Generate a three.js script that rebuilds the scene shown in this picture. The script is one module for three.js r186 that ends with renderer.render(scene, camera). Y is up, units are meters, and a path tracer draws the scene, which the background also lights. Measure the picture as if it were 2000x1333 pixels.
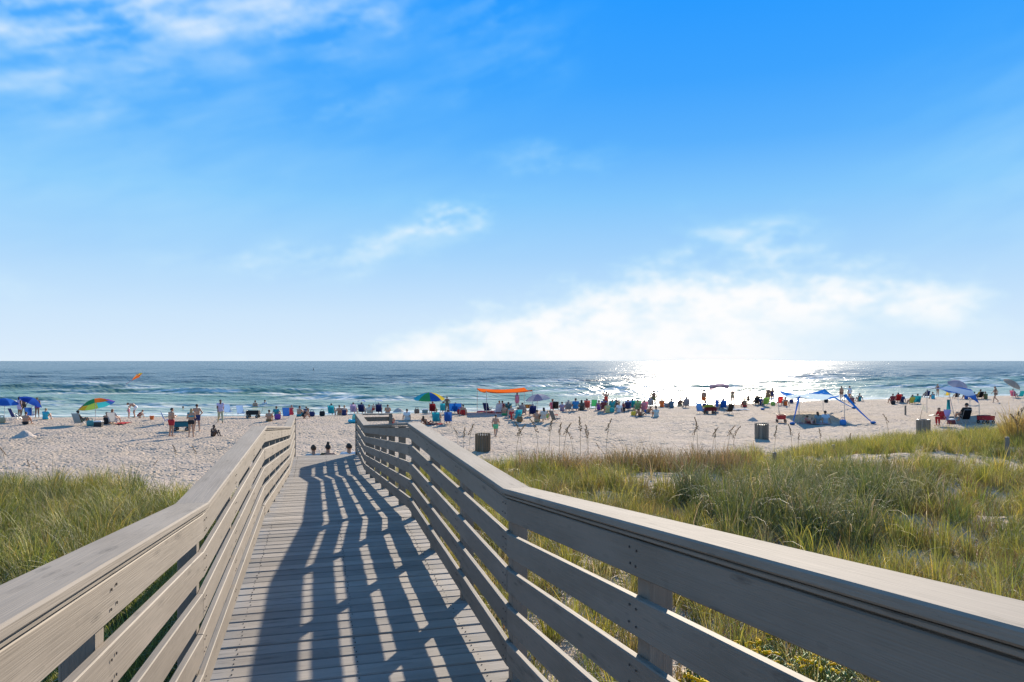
import * as THREE from 'three';
import { mergeGeometries, mergeVertices } from 'three/addons/utils/BufferGeometryUtils.js';
import { createNoise2D } from 'simplex-noise';

// ---------------------------------------------------------------- camera, sky, sun, exposure
const FOCAL = 1420, EYE = 4.5, HORIZON = 705;                 // photo pixels (2000 x 1333), metres
const scene = new THREE.Scene();
const camera = new THREE.PerspectiveCamera(2 * Math.atan(666.5 / FOCAL) * 180 / Math.PI, 2000 / 1333, 0.05, 30000);
camera.position.set(0, EYE, 0);
camera.setViewOffset(2000, 1333, 0, -(HORIZON - 666.5), 2000, 1333);   // level camera, lens shifted up
const EXPOSURE = 1.85;
const renderer = new THREE.WebGLRenderer({ antialias: true });
renderer.toneMapping = THREE.LinearToneMapping;
renderer.toneMappingExposure = EXPOSURE;
renderer.shadowMap.enabled = true;

function rng(seed) { let a = seed | 0; return () => { a = (a + 0x6d2b79f5) | 0; let t = Math.imul(a ^ (a >>> 15), 1 | a); t = (t + Math.imul(t ^ (t >>> 7), 61 | t)) ^ t; return ((t ^ (t >>> 14)) >>> 0) / 4294967296; }; }
const clamp = (x, a = 0, b = 1) => Math.min(b, Math.max(a, x));
const lerp = (a, b, t) => a + (b - a) * t;
const sstep = (a, b, x) => { const t = clamp((x - a) / (b - a)); return t * t * (3 - 2 * t); };
const n2 = createNoise2D(rng(11)), n2b = createNoise2D(rng(12));
const fbm = (x, y, o = 4, f = n2) => { let s = 0, a = 0.5; for (let i = 0; i < o; i++) { s += a * f(x, y); x = x * 2.03 + 7.1; y = y * 2.03 + 3.7; a *= 0.5; } return s; };

const SUN_AZ = Math.atan(0.31), SUN_EL = 23 * Math.PI / 180;
const sunDir = new THREE.Vector3(Math.cos(SUN_EL) * Math.sin(SUN_AZ), Math.sin(SUN_EL), -Math.cos(SUN_EL) * Math.cos(SUN_AZ));
const sun = new THREE.DirectionalLight(new THREE.Color(1.0, 0.87, 0.70), 5);
sun.position.copy(sunDir).multiplyScalar(120).add(new THREE.Vector3(0, 0, -25));
sun.target.position.set(0, 0, -25); scene.add(sun, sun.target);
sun.castShadow = true; sun.shadow.mapSize.set(4096, 4096); sun.shadow.radius = 1.2;
Object.assign(sun.shadow.camera, { left: -80, right: 80, top: 80, bottom: -80, near: 1, far: 320 });

// sky: a clear gradient with thin cloud, computed for every direction
function makeSky() {
  const W = 2560, H = 1280, data = new Float32Array(W * H * 4);
  const stops = [[0, .73, .847, .965], [0.06, .61, .79, .975], [0.14, .385, .66, .975], [0.215, .23, .57, .98], [0.285, .105, .44, .985], [0.36, .05, .37, .99], [0.46, .022, .325, 1], [0.62, .035, .27, .82], [1.5708, .05, .21, .58]];
  const blob = (x, y, cx, cy, rx, ry, turn) => { const c = Math.cos(turn), s = Math.sin(turn), dx = x - cx, dy = y - cy, u = (dx * c + dy * s) / rx, v = (-dx * s + dy * c) / ry; return Math.exp(-(u * u + v * v)); };
  for (let j = 0; j < H; j++) {
    const el = ((j + .5) / H - .5) * Math.PI, e = Math.max(0, el);
    let k = 0; while (k < stops.length - 2 && e > stops[k + 1][0]) k++;
    const a = stops[k], b = stops[k + 1], t = clamp((e - a[0]) / (b[0] - a[0]));
    for (let i = 0; i < W; i++) {
      const ang = ((i + .5) / W - .5) * 2 * Math.PI, dx = Math.cos(ang), dz = Math.sin(ang);
      const az = Math.atan2(dx, -dz);                        // 0 straight ahead, positive to the right
      const c = [lerp(a[1], b[1], t), lerp(a[2], b[2], t), lerp(a[3], b[3], t)];
      if (el > 0) {
        // cloud coordinates: degrees of azimuth and elevation
        const x = az * 57.2958, y = el * 57.2958;
        const wob = fbm(x * .09, y * .16, 4) * 3, wx = x + wob, wy = y + fbm(x * .11 + 40, y * .2, 4, n2b) * 1.6;
        const streak = fbm((x * .95 + y * .3) * .085 + wob * .06, (y * .95 - x * .3) * .30, 5), puff = fbm(x * .16 + 9, y * .34, 6, n2b), fine = fbm(x * .7, y * 1.3, 4);
        let m = 0;
        // thin veil, thicker to the left
        m += .19 * sstep(14, -40, x) * sstep(2, 14, y) * (.7 + .6 * streak);
        m += .16 * sstep(22, 40, x) * sstep(25, 12, y) * sstep(4, 9, y) * (.75 + streak);
        // streaks high on the left
        const hi = blob(wx, wy, -27, 23.6, 13, 2.7, .10) + .75 * blob(wx, wy, -34, 21.8, 8, 2.2, -.12) + .55 * blob(wx, wy, -12.5, 25, 5, 1.7, .25) + .5 * blob(wx, wy, -34, 17.6, 7, 1.4, 0) + .5 * blob(wx, wy, -1.5, 26, 2.6, 1.6, .5) + .22 * blob(wx, wy, 0, 22.5, 5, 2, .3);
        m += hi * clamp(.4 + .95 * streak + .12 * fine, 0, 1) * .66;
        // mid wisps
        const mid = blob(wx, wy, -6.3, 10.7, 4.6, .85, .30) + .45 * blob(wx, wy, -12, 8.2, 8, 1.1, .12) + .25 * blob(wx, wy, -20, 6.8, 6, 1, 0) + .22 * blob(wx, wy, 3, 15.6, 5, .8, -.08) + .25 * blob(wx, wy, -37, 5.5, 4, .8, -.3) + .18 * blob(wx, wy, -14, 18.5, 5, 1, .2);
        m += mid * clamp(.5 + .9 * streak + .3 * fine, 0, 1) * .85;
        // the bright low bank to the right of the walkway
        const outline = [[-16, -1], [-11, 1.0], [-7, 2.6], [0, 4.6], [8, 6.6], [12, 7.4], [20, 7.4], [26, 6.8], [31, 5.5], [34, 3.8], [38, -1]];
        let kk = 0; while (kk < outline.length - 2 && x > outline[kk + 1][0]) kk++;
        const top = lerp(outline[kk][1], outline[kk + 1][1], clamp((x - outline[kk][0]) / (outline[kk + 1][0] - outline[kk][0]))) + 1.5 * puff + .6 * fine;
        m += sstep(top + 1.3, top - 3.4, y) * (1 - .8 * sstep(16, 27, x) * sstep(4.4, 1.6, y + .8 * puff)) * clamp(.9 + .45 * puff + .15 * fine, 0, 1) * sstep(38, 33, x) * (Math.abs(x) < 60 ? 1 : 0);
        m += .55 * blob(wx, wy, 18.5, 9.2, 4.5, 1.3, -.05) * clamp(.55 + puff * 1.4, 0, 1);
        // the rest of the sky holds the same thin streaks
        const away = sstep(42, 55, Math.abs(x)) + sstep(28, 36, y);
        m += clamp(away) * .4 * clamp(streak * 1.6 - .1, 0, 1) * sstep(2, 8, y);
        m = clamp(m, 0, 1);
        c[0] = lerp(c[0], .985, Math.pow(m, 1.3)); c[1] = lerp(c[1], .99, m); c[2] = lerp(c[2], 1.0, m);
      }
      const o = (j * W + i) * 4;
      data[o] = c[0] / EXPOSURE; data[o + 1] = c[1] / EXPOSURE; data[o + 2] = c[2] / EXPOSURE; data[o + 3] = 1;
    }
  }
  const tex = new THREE.DataTexture(data, W, H, THREE.RGBAFormat, THREE.FloatType);
  tex.mapping = THREE.EquirectangularReflectionMapping; tex.magFilter = THREE.LinearFilter; tex.needsUpdate = true;
  return tex;
}
scene.background = makeSky();
scene.environment = scene.background;

// ---------------------------------------------------------------- helpers
const V = (x, y, Z) => new THREE.Vector3(x, y, -Z);           // Z = metres ahead of the camera
const taken = new Map();
function numbered(name) { const k = taken.get(name) || 0; taken.set(name, k + 1); return k ? name + '_' + String(k).padStart(3, '0') : name; }
function cast(o) { o.castShadow = true; o.receiveShadow = true; return o; }
function part(name, geometry, material, parent) { const m = cast(new THREE.Mesh(geometry, material)); m.name = name; parent.add(m); return m; }
function thing(name, label, category, pos, turn = 0, group) {
  const g = new THREE.Group(); g.name = numbered(name); g.position.copy(pos); g.rotation.y = turn;
  g.userData = { label, category }; if (group) g.userData.group = group; scene.add(g); return g;
}
function structure(name, geometry, material, kind = 'structure', label) {
  const m = cast(new THREE.Mesh(geometry, material)); m.name = numbered(name); m.userData = { kind }; if (label) m.userData.label = label; scene.add(m); return m;
}
const lin = (r, g, b) => new THREE.Color().setRGB(r, g, b);
const mats = new Map();
function mat(color, rough = .85, extra = {}) {
  const key = JSON.stringify([color, rough, Object.keys(extra).map(k => [k, extra[k]?.uuid ?? extra[k]])]);
  if (!mats.has(key)) mats.set(key, new THREE.MeshPhysicalMaterial({ color: Array.isArray(color) ? lin(...color) : new THREE.Color(color), roughness: rough, ...extra }));
  return mats.get(key);
}
function dataTex(n, m, fn, srgb) {   // fn(i, j) -> number or [r, g, b] in 0..1
  const d = new Uint8Array(n * m * 4);
  for (let j = 0; j < m; j++) for (let i = 0; i < n; i++) { const v = fn(i, j), o = (j * n + i) * 4; const [r, g, b] = typeof v === 'number' ? [v, v, v] : v; d[o] = clamp(r) * 255; d[o + 1] = clamp(g) * 255; d[o + 2] = clamp(b) * 255; d[o + 3] = 255; }
  const t = new THREE.DataTexture(d, n, m); t.wrapS = t.wrapT = THREE.RepeatWrapping; t.magFilter = THREE.LinearFilter; if (srgb) t.colorSpace = THREE.SRGBColorSpace; t.needsUpdate = true; return t;
}
function normalTex(n, h, cell, scale) { const w = (i) => (i + n) % n; return dataTex(n, n, (i, j) => { const a = (h[j * n + w(i + 1)] - h[j * n + w(i - 1)]) * scale / (2 * cell), b = (h[w(j + 1) * n + i] - h[w(j - 1) * n + i]) * scale / (2 * cell), k = 1 / Math.hypot(a, b, 1); return [.5 - .5 * a * k, .5 - .5 * b * k, .5 + .5 * k]; }); }
const toS = (x) => x <= .0031308 ? x * 12.92 : 1.055 * Math.pow(x, 1 / 2.4) - .055;
// gradient-free periodic value noise
const perm = (() => { const r = rng(5), a = []; for (let i = 0; i < 65536; i++) a.push(r()); return a; })();
function pnoise(x, y, px, py, seed = 0) {
  const xi = Math.floor(x), yi = Math.floor(y), fx = x - xi, fy = y - yi, u = fx * fx * (3 - 2 * fx), v = fy * fy * (3 - 2 * fy);
  const h = (a, b) => perm[((((a % px) + px) % px) * 197 + (((b % py) + py) % py) * 7919 + seed * 4001) & 65535];
  return lerp(lerp(h(xi, yi), h(xi + 1, yi), u), lerp(h(xi, yi + 1), h(xi + 1, yi + 1), u), v);
}
// a chamfered bar between two section centres; side and up span the section
function bar(p0, p1, side, up, w, h, ch = .004, u0 = 0) {
  const a = w / 2, b = h / 2, c = Math.min(ch, a * .8, b * .8);
  const sec = [[-a + c, -b], [a - c, -b], [a, -b + c], [a, b - c], [a - c, b], [-a + c, b], [-a, b - c], [-a, -b + c]];
  const ring = (p) => sec.map(([x, y]) => p.clone().addScaledVector(side, x).addScaledVector(up, y));
  const A = ring(p0), B = ring(p1), L = p0.distanceTo(p1), pos = [], uv = [];
  const tri = (q, t) => { for (let i = 0; i < 3; i++) { pos.push(q[i].x, q[i].y, q[i].z); uv.push(...t[i]); } };
  let v = u0 * 3.7;
  for (let i = 0; i < 8; i++) {
    const j = (i + 1) % 8, dv = A[i].distanceTo(A[j]);
    tri([A[i], B[i], B[j]], [[u0, v], [u0 + L, v], [u0 + L, v + dv]]); tri([A[i], B[j], A[j]], [[u0, v], [u0 + L, v + dv], [u0, v + dv]]);
    v += dv;
  }
  for (let i = 1; i < 7; i++) { const f = (k) => [sec[k][0] * .3 + u0, sec[k][1] + u0]; tri([A[0], A[i], A[i + 1]], [f(0), f(i), f(i + 1)]); tri([B[0], B[i + 1], B[i]], [f(0), f(i + 1), f(i)]); }
  const g = new THREE.BufferGeometry(); g.setAttribute('position', new THREE.Float32BufferAttribute(pos, 3)); g.setAttribute('uv', new THREE.Float32BufferAttribute(uv, 2));
  // outward winding check
  const n = new THREE.Vector3().crossVectors(side, up); if (n.dot(p1.clone().sub(p0)) < 0) { const q = g.attributes.position.array, t = g.attributes.uv.array; for (let i = 0; i < q.length; i += 9) for (let k = 0; k < 3; k++) { const s = q[i + 3 + k]; q[i + 3 + k] = q[i + 6 + k]; q[i + 6 + k] = s; } for (let i = 0; i < t.length; i += 6) for (let k = 0; k < 2; k++) { const s = t[i + 2 + k]; t[i + 2 + k] = t[i + 4 + k]; t[i + 4 + k] = s; } }
  g.computeVertexNormals(); return g;
}
const UP = new THREE.Vector3(0, 1, 0);
function tube(points, r, seg = 6, n) { const c = new THREE.CatmullRomCurve3(points.map(p => Array.isArray(p) ? new THREE.Vector3(...p) : p)); return new THREE.TubeGeometry(c, n ?? Math.max(1, (points.length - 1) * 3), r, seg, false); }
function rod(p0, p1, r, seg = 6) { const a = new THREE.Vector3(...p0), b = new THREE.Vector3(...p1); return new THREE.TubeGeometry(new THREE.LineCurve3(a, b), 1, r, seg, false); }
function box(w, h, d, x = 0, y = 0, z = 0) { return new THREE.BoxGeometry(w, h, d).translate(x, y, z); }
function merge(list) { return mergeGeometries(list.map(g => { const q = g.index ? g.toNonIndexed() : g; for (const k of Object.keys(q.attributes)) if (!['position', 'normal', 'uv'].includes(k)) q.deleteAttribute(k); return q; })); }

// ---------------------------------------------------------------- lie of the land
const SHORE = [[-400, 60], [-120, 60.5], [-44, 63], [-13.8, 65.5], [-6.6, 67.5], [7.3, 74], [16.5, 78], [29.6, 84], [41, 90], [58, 97], [72.5, 103], [130, 128], [400, 240]];
function shore(x) { let k = 0; while (k < SHORE.length - 2 && x > SHORE[k + 1][0]) k++; const a = SHORE[k], b = SHORE[k + 1], t = clamp((x - a[0]) / (b[0] - a[0])); return lerp(a[1], b[1], t) + .9 * n2(x * .05, 3) + .35 * n2(x * .19, 8); }
const SEA = -0.3;
const WD = { x: -.2598, Z: .9657 }, WR = { x: .9657, Z: .2598 }, W0 = { x: -.029, Z: 4.105 }, WIDTH = 1.593;   // walkway direction, its right-hand normal, right rail at s = 0
const walk = (s, r, y) => V(W0.x + s * WD.x + r * WR.x, y, W0.Z + s * WD.Z + r * WR.Z);
const toWalk = (x, Z) => { const a = x - W0.x, b = Z - W0.Z; return [a * WD.x + b * WD.Z, a * WR.x + b * WR.Z]; };
const deckY = (s) => s < 0 ? 2.67 - .103 * s : s < 4.5 ? 2.67 : s < 12.7 ? 2.67 - .73 * (s - 4.5) / 8.2 : 1.94;
const DECK_END = 16.3;
const duneEdge = (x) => x > 6 ? lerp(31, 44, clamp((x - 6) / 20)) : 31 - .0 * x;
function baseHeight(x, Z) {
  const d = shore(x) - Z;
  let y = SEA * (1 - sstep(0, 9, d)); if (d < 0) y = SEA + .045 * Math.max(d, -60);
  const [s, r] = toWalk(x, Z);
  const right = sstep(-.5, 5, r), left = sstep(-1.2, -5, r);
  const e = duneEdge(x);
  y += right * (1.05 * sstep(e + 1, e - 11, Z) + .35 * sstep(12, 5, Z) + .35 * sstep(e, e - 4, Z) * fbm(x * .13, Z * .13, 3));
  y += left * (.6 * sstep(28, 18, Z) + .3 * sstep(26, 20, Z) * fbm(x * .13 + 9, Z * .13, 3));
  y += (1 - right) * (1 - left) * (.9 * sstep(20, 8, Z));
  y += .10 * fbm(x * .16, Z * .16, 3) * sstep(0, 8, d);
  return y;
}
// pits left by feet: a jittered lattice of shallow dents with pushed-up rims
function pits(x, y, size, seed) {
  const gx = x / size, gy = y / size, ix = Math.floor(gx), iy = Math.floor(gy); let h = 0;
  for (let a = -1; a <= 1; a++) for (let b = -1; b <= 1; b++) {
    const k = ((ix + a) * 374761 + (iy + b) * 668265 + seed * 9176) & 65535, u = perm[k], v = perm[(k * 31 + 7) & 65535], w = perm[(k * 17 + 3) & 65535];
    const dx = (gx - ix - a - u), dy = (gy - iy - b - v), t = w * 6.283, c = Math.cos(t), s = Math.sin(t), q = ((dx * c + dy * s) / .62) ** 2 + ((-dx * s + dy * c) / .4) ** 2;
    h += (.3 * Math.exp(-((q - 1.25) ** 2) * 3) - Math.exp(-q * 1.6)) * (.45 + .55 * u);
  }
  return h;
}
function groundY(x, Z) {
  const d = shore(x) - Z;
  let y = baseHeight(x, Z);
  if (Z > 15 && Z < 110) y += (.06 * (.75 + .8 * n2b(x * .12, Z * .12)) * pits(x, Z, .62, 1) + .03 * pits(x + 40, Z, 1.5, 4) + .022 * fbm(x * 1.1, Z * 1.1, 2)) * sstep(3, 9, d);
  return y;
}
// photo pixel on the ground -> place
function at(px, py) {
  const ux = (px - 1000) / FOCAL, uy = (py - HORIZON) / FOCAL; let Z = EYE / uy;
  for (let i = 0; i < 8; i++) Z = (EYE - groundY(ux * Z, Z)) / uy;
  const x = ux * Z; return V(x, groundY(x, Z), Z);
}

// ---------------------------------------------------------------- sand
function axis(segs) { const out = [segs[0][0]]; for (const [, to, st] of segs) { let v = out[out.length - 1], s = typeof st === 'number' ? st : st[0], k = typeof st === 'number' ? 1 : st[1]; while (v + s * .5 < to) { v += s; s *= k; out.push(v); } } return out; }
function gridGeometry(xs, zs, fn) {   // fn(x, Z) -> [x, y, Z]
  const nx = xs.length, nz = zs.length, pos = new Float32Array(nx * nz * 3), uv = new Float32Array(nx * nz * 2), idx = new Uint32Array((nx - 1) * (nz - 1) * 6);
  for (let j = 0, k = 0; j < nz; j++) for (let i = 0; i < nx; i++, k++) { const [x, y, Z] = fn(xs[i], zs[j]); pos[k * 3] = x; pos[k * 3 + 1] = y; pos[k * 3 + 2] = -Z; uv[k * 2] = x; uv[k * 2 + 1] = Z; }
  for (let j = 0, o = 0; j < nz - 1; j++) for (let i = 0; i < nx - 1; i++) { const a = j * nx + i; idx[o++] = a; idx[o++] = a + 1; idx[o++] = a + nx + 1; idx[o++] = a; idx[o++] = a + nx + 1; idx[o++] = a + nx; }
  const g = new THREE.BufferGeometry(); g.setAttribute('position', new THREE.BufferAttribute(pos, 3)); g.setAttribute('uv', new THREE.BufferAttribute(uv, 2)); g.setIndex(new THREE.BufferAttribute(idx, 1)); g.computeVertexNormals(); return g;
}
{
  const xs = axis([[-420, -44, [60, .86]], [-44, -36, .5], [-36, 44, .17], [44, 60, .5], [60, 420, [1, 1.16]]].map((s, i) => i === 0 ? [s[0], s[1], [60, .86]] : s));
  const zs = axis([[-40, 0, 2], [0, 15, .35], [15, 55, .17], [55, 110, .5], [110, 330, [1, 1.12]]]);
  const g = gridGeometry(xs, zs, (x, Z) => [x, groundY(x, Z), Z]);
  // fine relief: grains, small dents and ripples, on an 8 m tile
  const N = 1024, M = 6.5, hgt = new Float32Array(N * N), r = rng(77);
  for (let j = 0; j < N; j++) for (let i = 0; i < N; i++) { const x = i / N * 64, y = j / N * 64; hgt[j * N + i] = .32 * pnoise(x, y, 64, 64, 1) + .14 * pnoise(x * 2, y * 2, 128, 128, 2) + .08 * pnoise(x * 8, y * 8, 512, 512, 3); }
  for (let k = 0; k < 900; k++) {
    const cx = r() * N, cy = r() * N, t = r() * 6.28, c = Math.cos(t), s = Math.sin(t), ra = (.09 + .08 * r()) * N / M, rb = ra * (.45 + .25 * r()), dep = .2 + .3 * r(), R = Math.ceil(ra * 1.9);
    for (let y = -R; y <= R; y++) for (let x = -R; x <= R; x++) { const q = ((x * c + y * s) / ra) ** 2 + ((-x * s + y * c) / rb) ** 2; if (q > 3.4) continue; hgt[((Math.floor(cy + y) + N) % N) * N + (Math.floor(cx + x) + N) % N] += dep * (.3 * Math.exp(-((q - 1.5) ** 2) * 3) - Math.exp(-q * 1.8)); }
  }
  const relief = normalTex(N, hgt, M / N, .085);
  const tint = dataTex(1024, 1024, (i, j) => { const x = i / 1024 * 32, y = j / 1024 * 32, a = pnoise(x, y, 32, 32, 4), b = pnoise(x * 16, y * 16, 512, 512, 5), c = pnoise(x / 4, y / 4, 8, 8, 6); const k = .9 + .1 * a + .14 * (b - .5) + .08 * (c - .5), dark = perm[(i * 31 + j * 977) & 65535] > .985 ? .78 : 1; return [toS(.43 * k * dark), toS(.35 * k * dark), toS(.278 * k * dark * (.97 + .05 * c))]; }, true);
  relief.repeat.set(1 / M, 1 / M); tint.repeat.set(1 / 11, 1 / 11);
  structure('beach_sand', g, new THREE.MeshPhysicalMaterial({ map: tint, normalMap: relief, roughness: .95, specularIntensity: .15 }));
}

// ---------------------------------------------------------------- sea
const BREAKERS = [[4.5, .16, 1.0], [12, .34, 1.5], [24, .6, 2.0], [40, .75, 2.4], [60, .6, 3.0], [86, .45, 4]];
const chop = (() => { const r = rng(21), out = []; for (let i = 0; i < 30; i++) { const L = 1.7 * Math.pow(1.115, i), th = (r() - .5) * 1.15 - .2, k = 2 * Math.PI / L; out.push([L, k * Math.sin(th), k * Math.cos(th), r() * 6.283, .040 / k * (L > 14 ? .5 : 1)]); } return out; })();
function seaAt(x, Z, step) {
  const d = (Z - shore(clamp(x, -300, 300))) * .93;
  let y = 0, foam = 0;
  const grow = sstep(15, 100, d);
  for (const [L, kx, kz, ph, a] of chop) { const f = sstep(2.2, 4, L / step); if (f > 0) y += a * f * (.25 + .75 * grow) * Math.sin(kx * x + kz * Z + ph + 2.2 * n2(x * .013 + L, Z * .02)); }
  BREAKERS.forEach(([D, A, w], k) => {
    const c = D + 3.2 * n2(x * .022 + k * 13, k * 5.1) + .9 * n2(x * .09, k * 7.3), env = sstep(-.45, .4, n2(x * .018 + k * 31, k * 2.7)), q = (d - c) / w;
    if (Math.abs(q) > 7) return;
    const prof = q < 0 ? Math.exp(-q * q * 2.6) : Math.exp(-q * q * .55); y += A * (.2 + .8 * env) * prof;
    const broken = sstep(.2, .6, env * (k < 4 ? 1 : .5) + .3 * n2(x * .025 + k * 9, 4));
    const fine = .56 + .5 * fbm(x * .06, d * .8 + k * 9, 3) + .2 * fbm(x * .5, d * 2.2, 2);
    foam += broken * Math.exp(-(((q + .9) / 1.1) ** 2)) * sstep(.4, .8, fine) * .8;
    foam += .5 * broken * sstep(-5, -1, q) * sstep(0, -1, q) * sstep(.66, .9, fine) * .7;
    if (k < 5) foam += .35 * env * Math.exp(-(((q - .25) / .3) ** 2)) * sstep(.6, .85, fine);
  });
  // lace near the sand
  foam += sstep(9, 1, d) * sstep(.15, .5, fbm(x * .2 + 5, d * .9, 4) + .2) * .55;
  foam += Math.exp(-(((d - .5) / .5) ** 2)) * .8;
  return [y * sstep(-.5, 6, d) + .02, clamp(foam), d];
}
{
  const rows = axis([[-1.5, 85, .36], [85, 9500, [.5, 1.022]]]), nx = 560, cols = []; for (let i = 0; i < nx; i++) cols.push(i / (nx - 1) * 2 - 1);
  const nz = rows.length, pos = new Float32Array(nx * nz * 3), uv = new Float32Array(nx * nz * 2), col = new Float32Array(nx * nz * 3), idx = new Uint32Array((nx - 1) * (nz - 1) * 6);
  for (let j = 0, k = 0; j < nz; j++) {
    const spread = 150 + rows[j] * .95, step = j ? Math.max((rows[j] - rows[j - 1]), spread * 2 / nx * .7) : .5;
    for (let i = 0; i < nx; i++, k++) {
      const x = 25 + cols[i] * spread, Z = rows[j] / .93 + shore(clamp(x, -300, 300)) * (1 - sstep(300, 3000, rows[j])) + 90 * sstep(300, 3000, rows[j]);
      const [y, foam, d] = seaAt(x, Z, step);
      pos[k * 3] = x; pos[k * 3 + 1] = SEA + y; pos[k * 3 + 2] = -Z; uv[k * 2] = x; uv[k * 2 + 1] = Z;
      const p = n2(x * .008, Z * .014) * .5 + n2b(x * .03, Z * .05) * .5, t1 = sstep(6, 34, d + 6 * p), t2 = sstep(30, 105, d + 14 * p);
      const c = [lerp(lerp(.235, .13, t1), .09, t2), lerp(lerp(.30, .22, t1), .122, t2), lerp(lerp(.215, .15, t1), .122, t2)];
      for (let q = 0; q < 3; q++) col[k * 3 + q] = lerp(c[q], [.86, .82, .75][q], foam);
    }
  }
  for (let j = 0, o = 0; j < nz - 1; j++) for (let i = 0; i < nx - 1; i++) { const a = j * nx + i; idx[o++] = a; idx[o++] = a + 1; idx[o++] = a + nx + 1; idx[o++] = a; idx[o++] = a + nx + 1; idx[o++] = a + nx; }
  const g = new THREE.BufferGeometry(); g.setAttribute('position', new THREE.BufferAttribute(pos, 3)); g.setAttribute('uv', new THREE.BufferAttribute(uv, 2)); g.setAttribute('color', new THREE.BufferAttribute(col, 3)); g.setIndex(new THREE.BufferAttribute(idx, 1)); g.computeVertexNormals();
  // wavelets too small for the mesh: plane waves that repeat on a 36 m tile, most of them running towards the shore
  const N = 1024, T = 36, h = new Float32Array(N * N), r = rng(33);
  for (let q = 0; q < 64; q++) {
    const f = 9 * Math.pow(14, q / 63), th = (r() + r() - 1) * (1.0 + .5 * q / 63) - .05, kx = Math.round(f * Math.sin(th)), kz = Math.round(f * Math.cos(th)), ph = r() * 6.283, amp = .034 * T / (2 * Math.PI * f);
    for (let j = 0; j < N; j++) { const b = 2 * Math.PI * kz * j / N + ph; for (let i = 0; i < N; i++) h[j * N + i] += amp * Math.sin(2 * Math.PI * kx * i / N + b); }
  }
  const ripple = normalTex(N, h, T / N, 1); ripple.repeat.set(1 / T, 1 / T);
  structure('sea', g, new THREE.MeshPhysicalMaterial({ vertexColors: true, roughness: .21, specularIntensity: .24, ior: 1.33, normalMap: ripple }));
}

// ---------------------------------------------------------------- boardwalk
const woodMaps = (() => {
  const n = 1024, m = 512;                                   // 3.2 m along the grain, 0.5 m across
  const f = (i, j) => { const x = i / n, y = j / m; const warp = pnoise(x * 6, y * 4, 6, 4, 1) * 2.2; return { fine: pnoise(x * 24, y * 256, 24, 256, 2), mid: pnoise(x * 10, y * 60 + warp * 0, 10, 60, 3), big: pnoise(x * 8, y * 8, 8, 8, 4), blot: pnoise(x * 40, y * 30, 40, 30, 5), speck: perm[(i * 131 + j * 733) & 65535] }; };
  const r = rng(91), knots = []; for (let k = 0; k < 26; k++) knots.push([r() * n, r() * m, 5 + 9 * r(), .5 + .5 * r()]);
  const knot = (i, j) => { let d = 0; for (const [x, y, s, a] of knots) { const dx = (i - x) / 1.6, dy = j - y, q = Math.hypot(dx, dy) / s; if (q < 2.2) d = Math.max(d, a * (Math.exp(-q * q * 2) + .4 * Math.exp(-((q - 1.1) ** 2) * 14))); } return d; };
  const colour = dataTex(n, m, (i, j) => { const q = f(i, j); const k = .88 + .05 * q.fine + .06 * q.mid + .2 * (q.big - .5) + .12 * (q.blot - .5) - .5 * knot(i, j) - .22 * sstep(.83, .93, q.blot) * q.mid + (q.speck > .997 ? -.3 : 0); return [toS(k * .98), toS(k * (.975 + .02 * q.big)), toS(k * (.955 + .05 * q.big))]; }, true);
  const bump = dataTex(n, m, (i, j) => { const q = f(i, j); return .5 * q.fine + .3 * q.mid + .2 * q.blot - .3 * knot(i, j); });
  for (const t of [colour, bump]) t.repeat.set(1 / 3.2, 1 / .5);
  return { map: colour, bumpMap: bump };
})();
const wood = (c, bs = .0013, rough = .72) => new THREE.MeshStandardMaterial({ color: lin(...c), roughness: rough, ...woodMaps, bumpScale: bs });
const railMats = [[.215, .183, .149], [.23, .195, .159], [.20, .17, .139]].map(c => wood(c));
const capMats = [[.228, .195, .16], [.24, .205, .169]].map(c => wood(c, .0016, .85));
const deckMats = [[.255, .226, .196], [.295, .26, .224], [.215, .192, .168], [.27, .241, .212]].map(c => wood(c, .002, .8));
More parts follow.
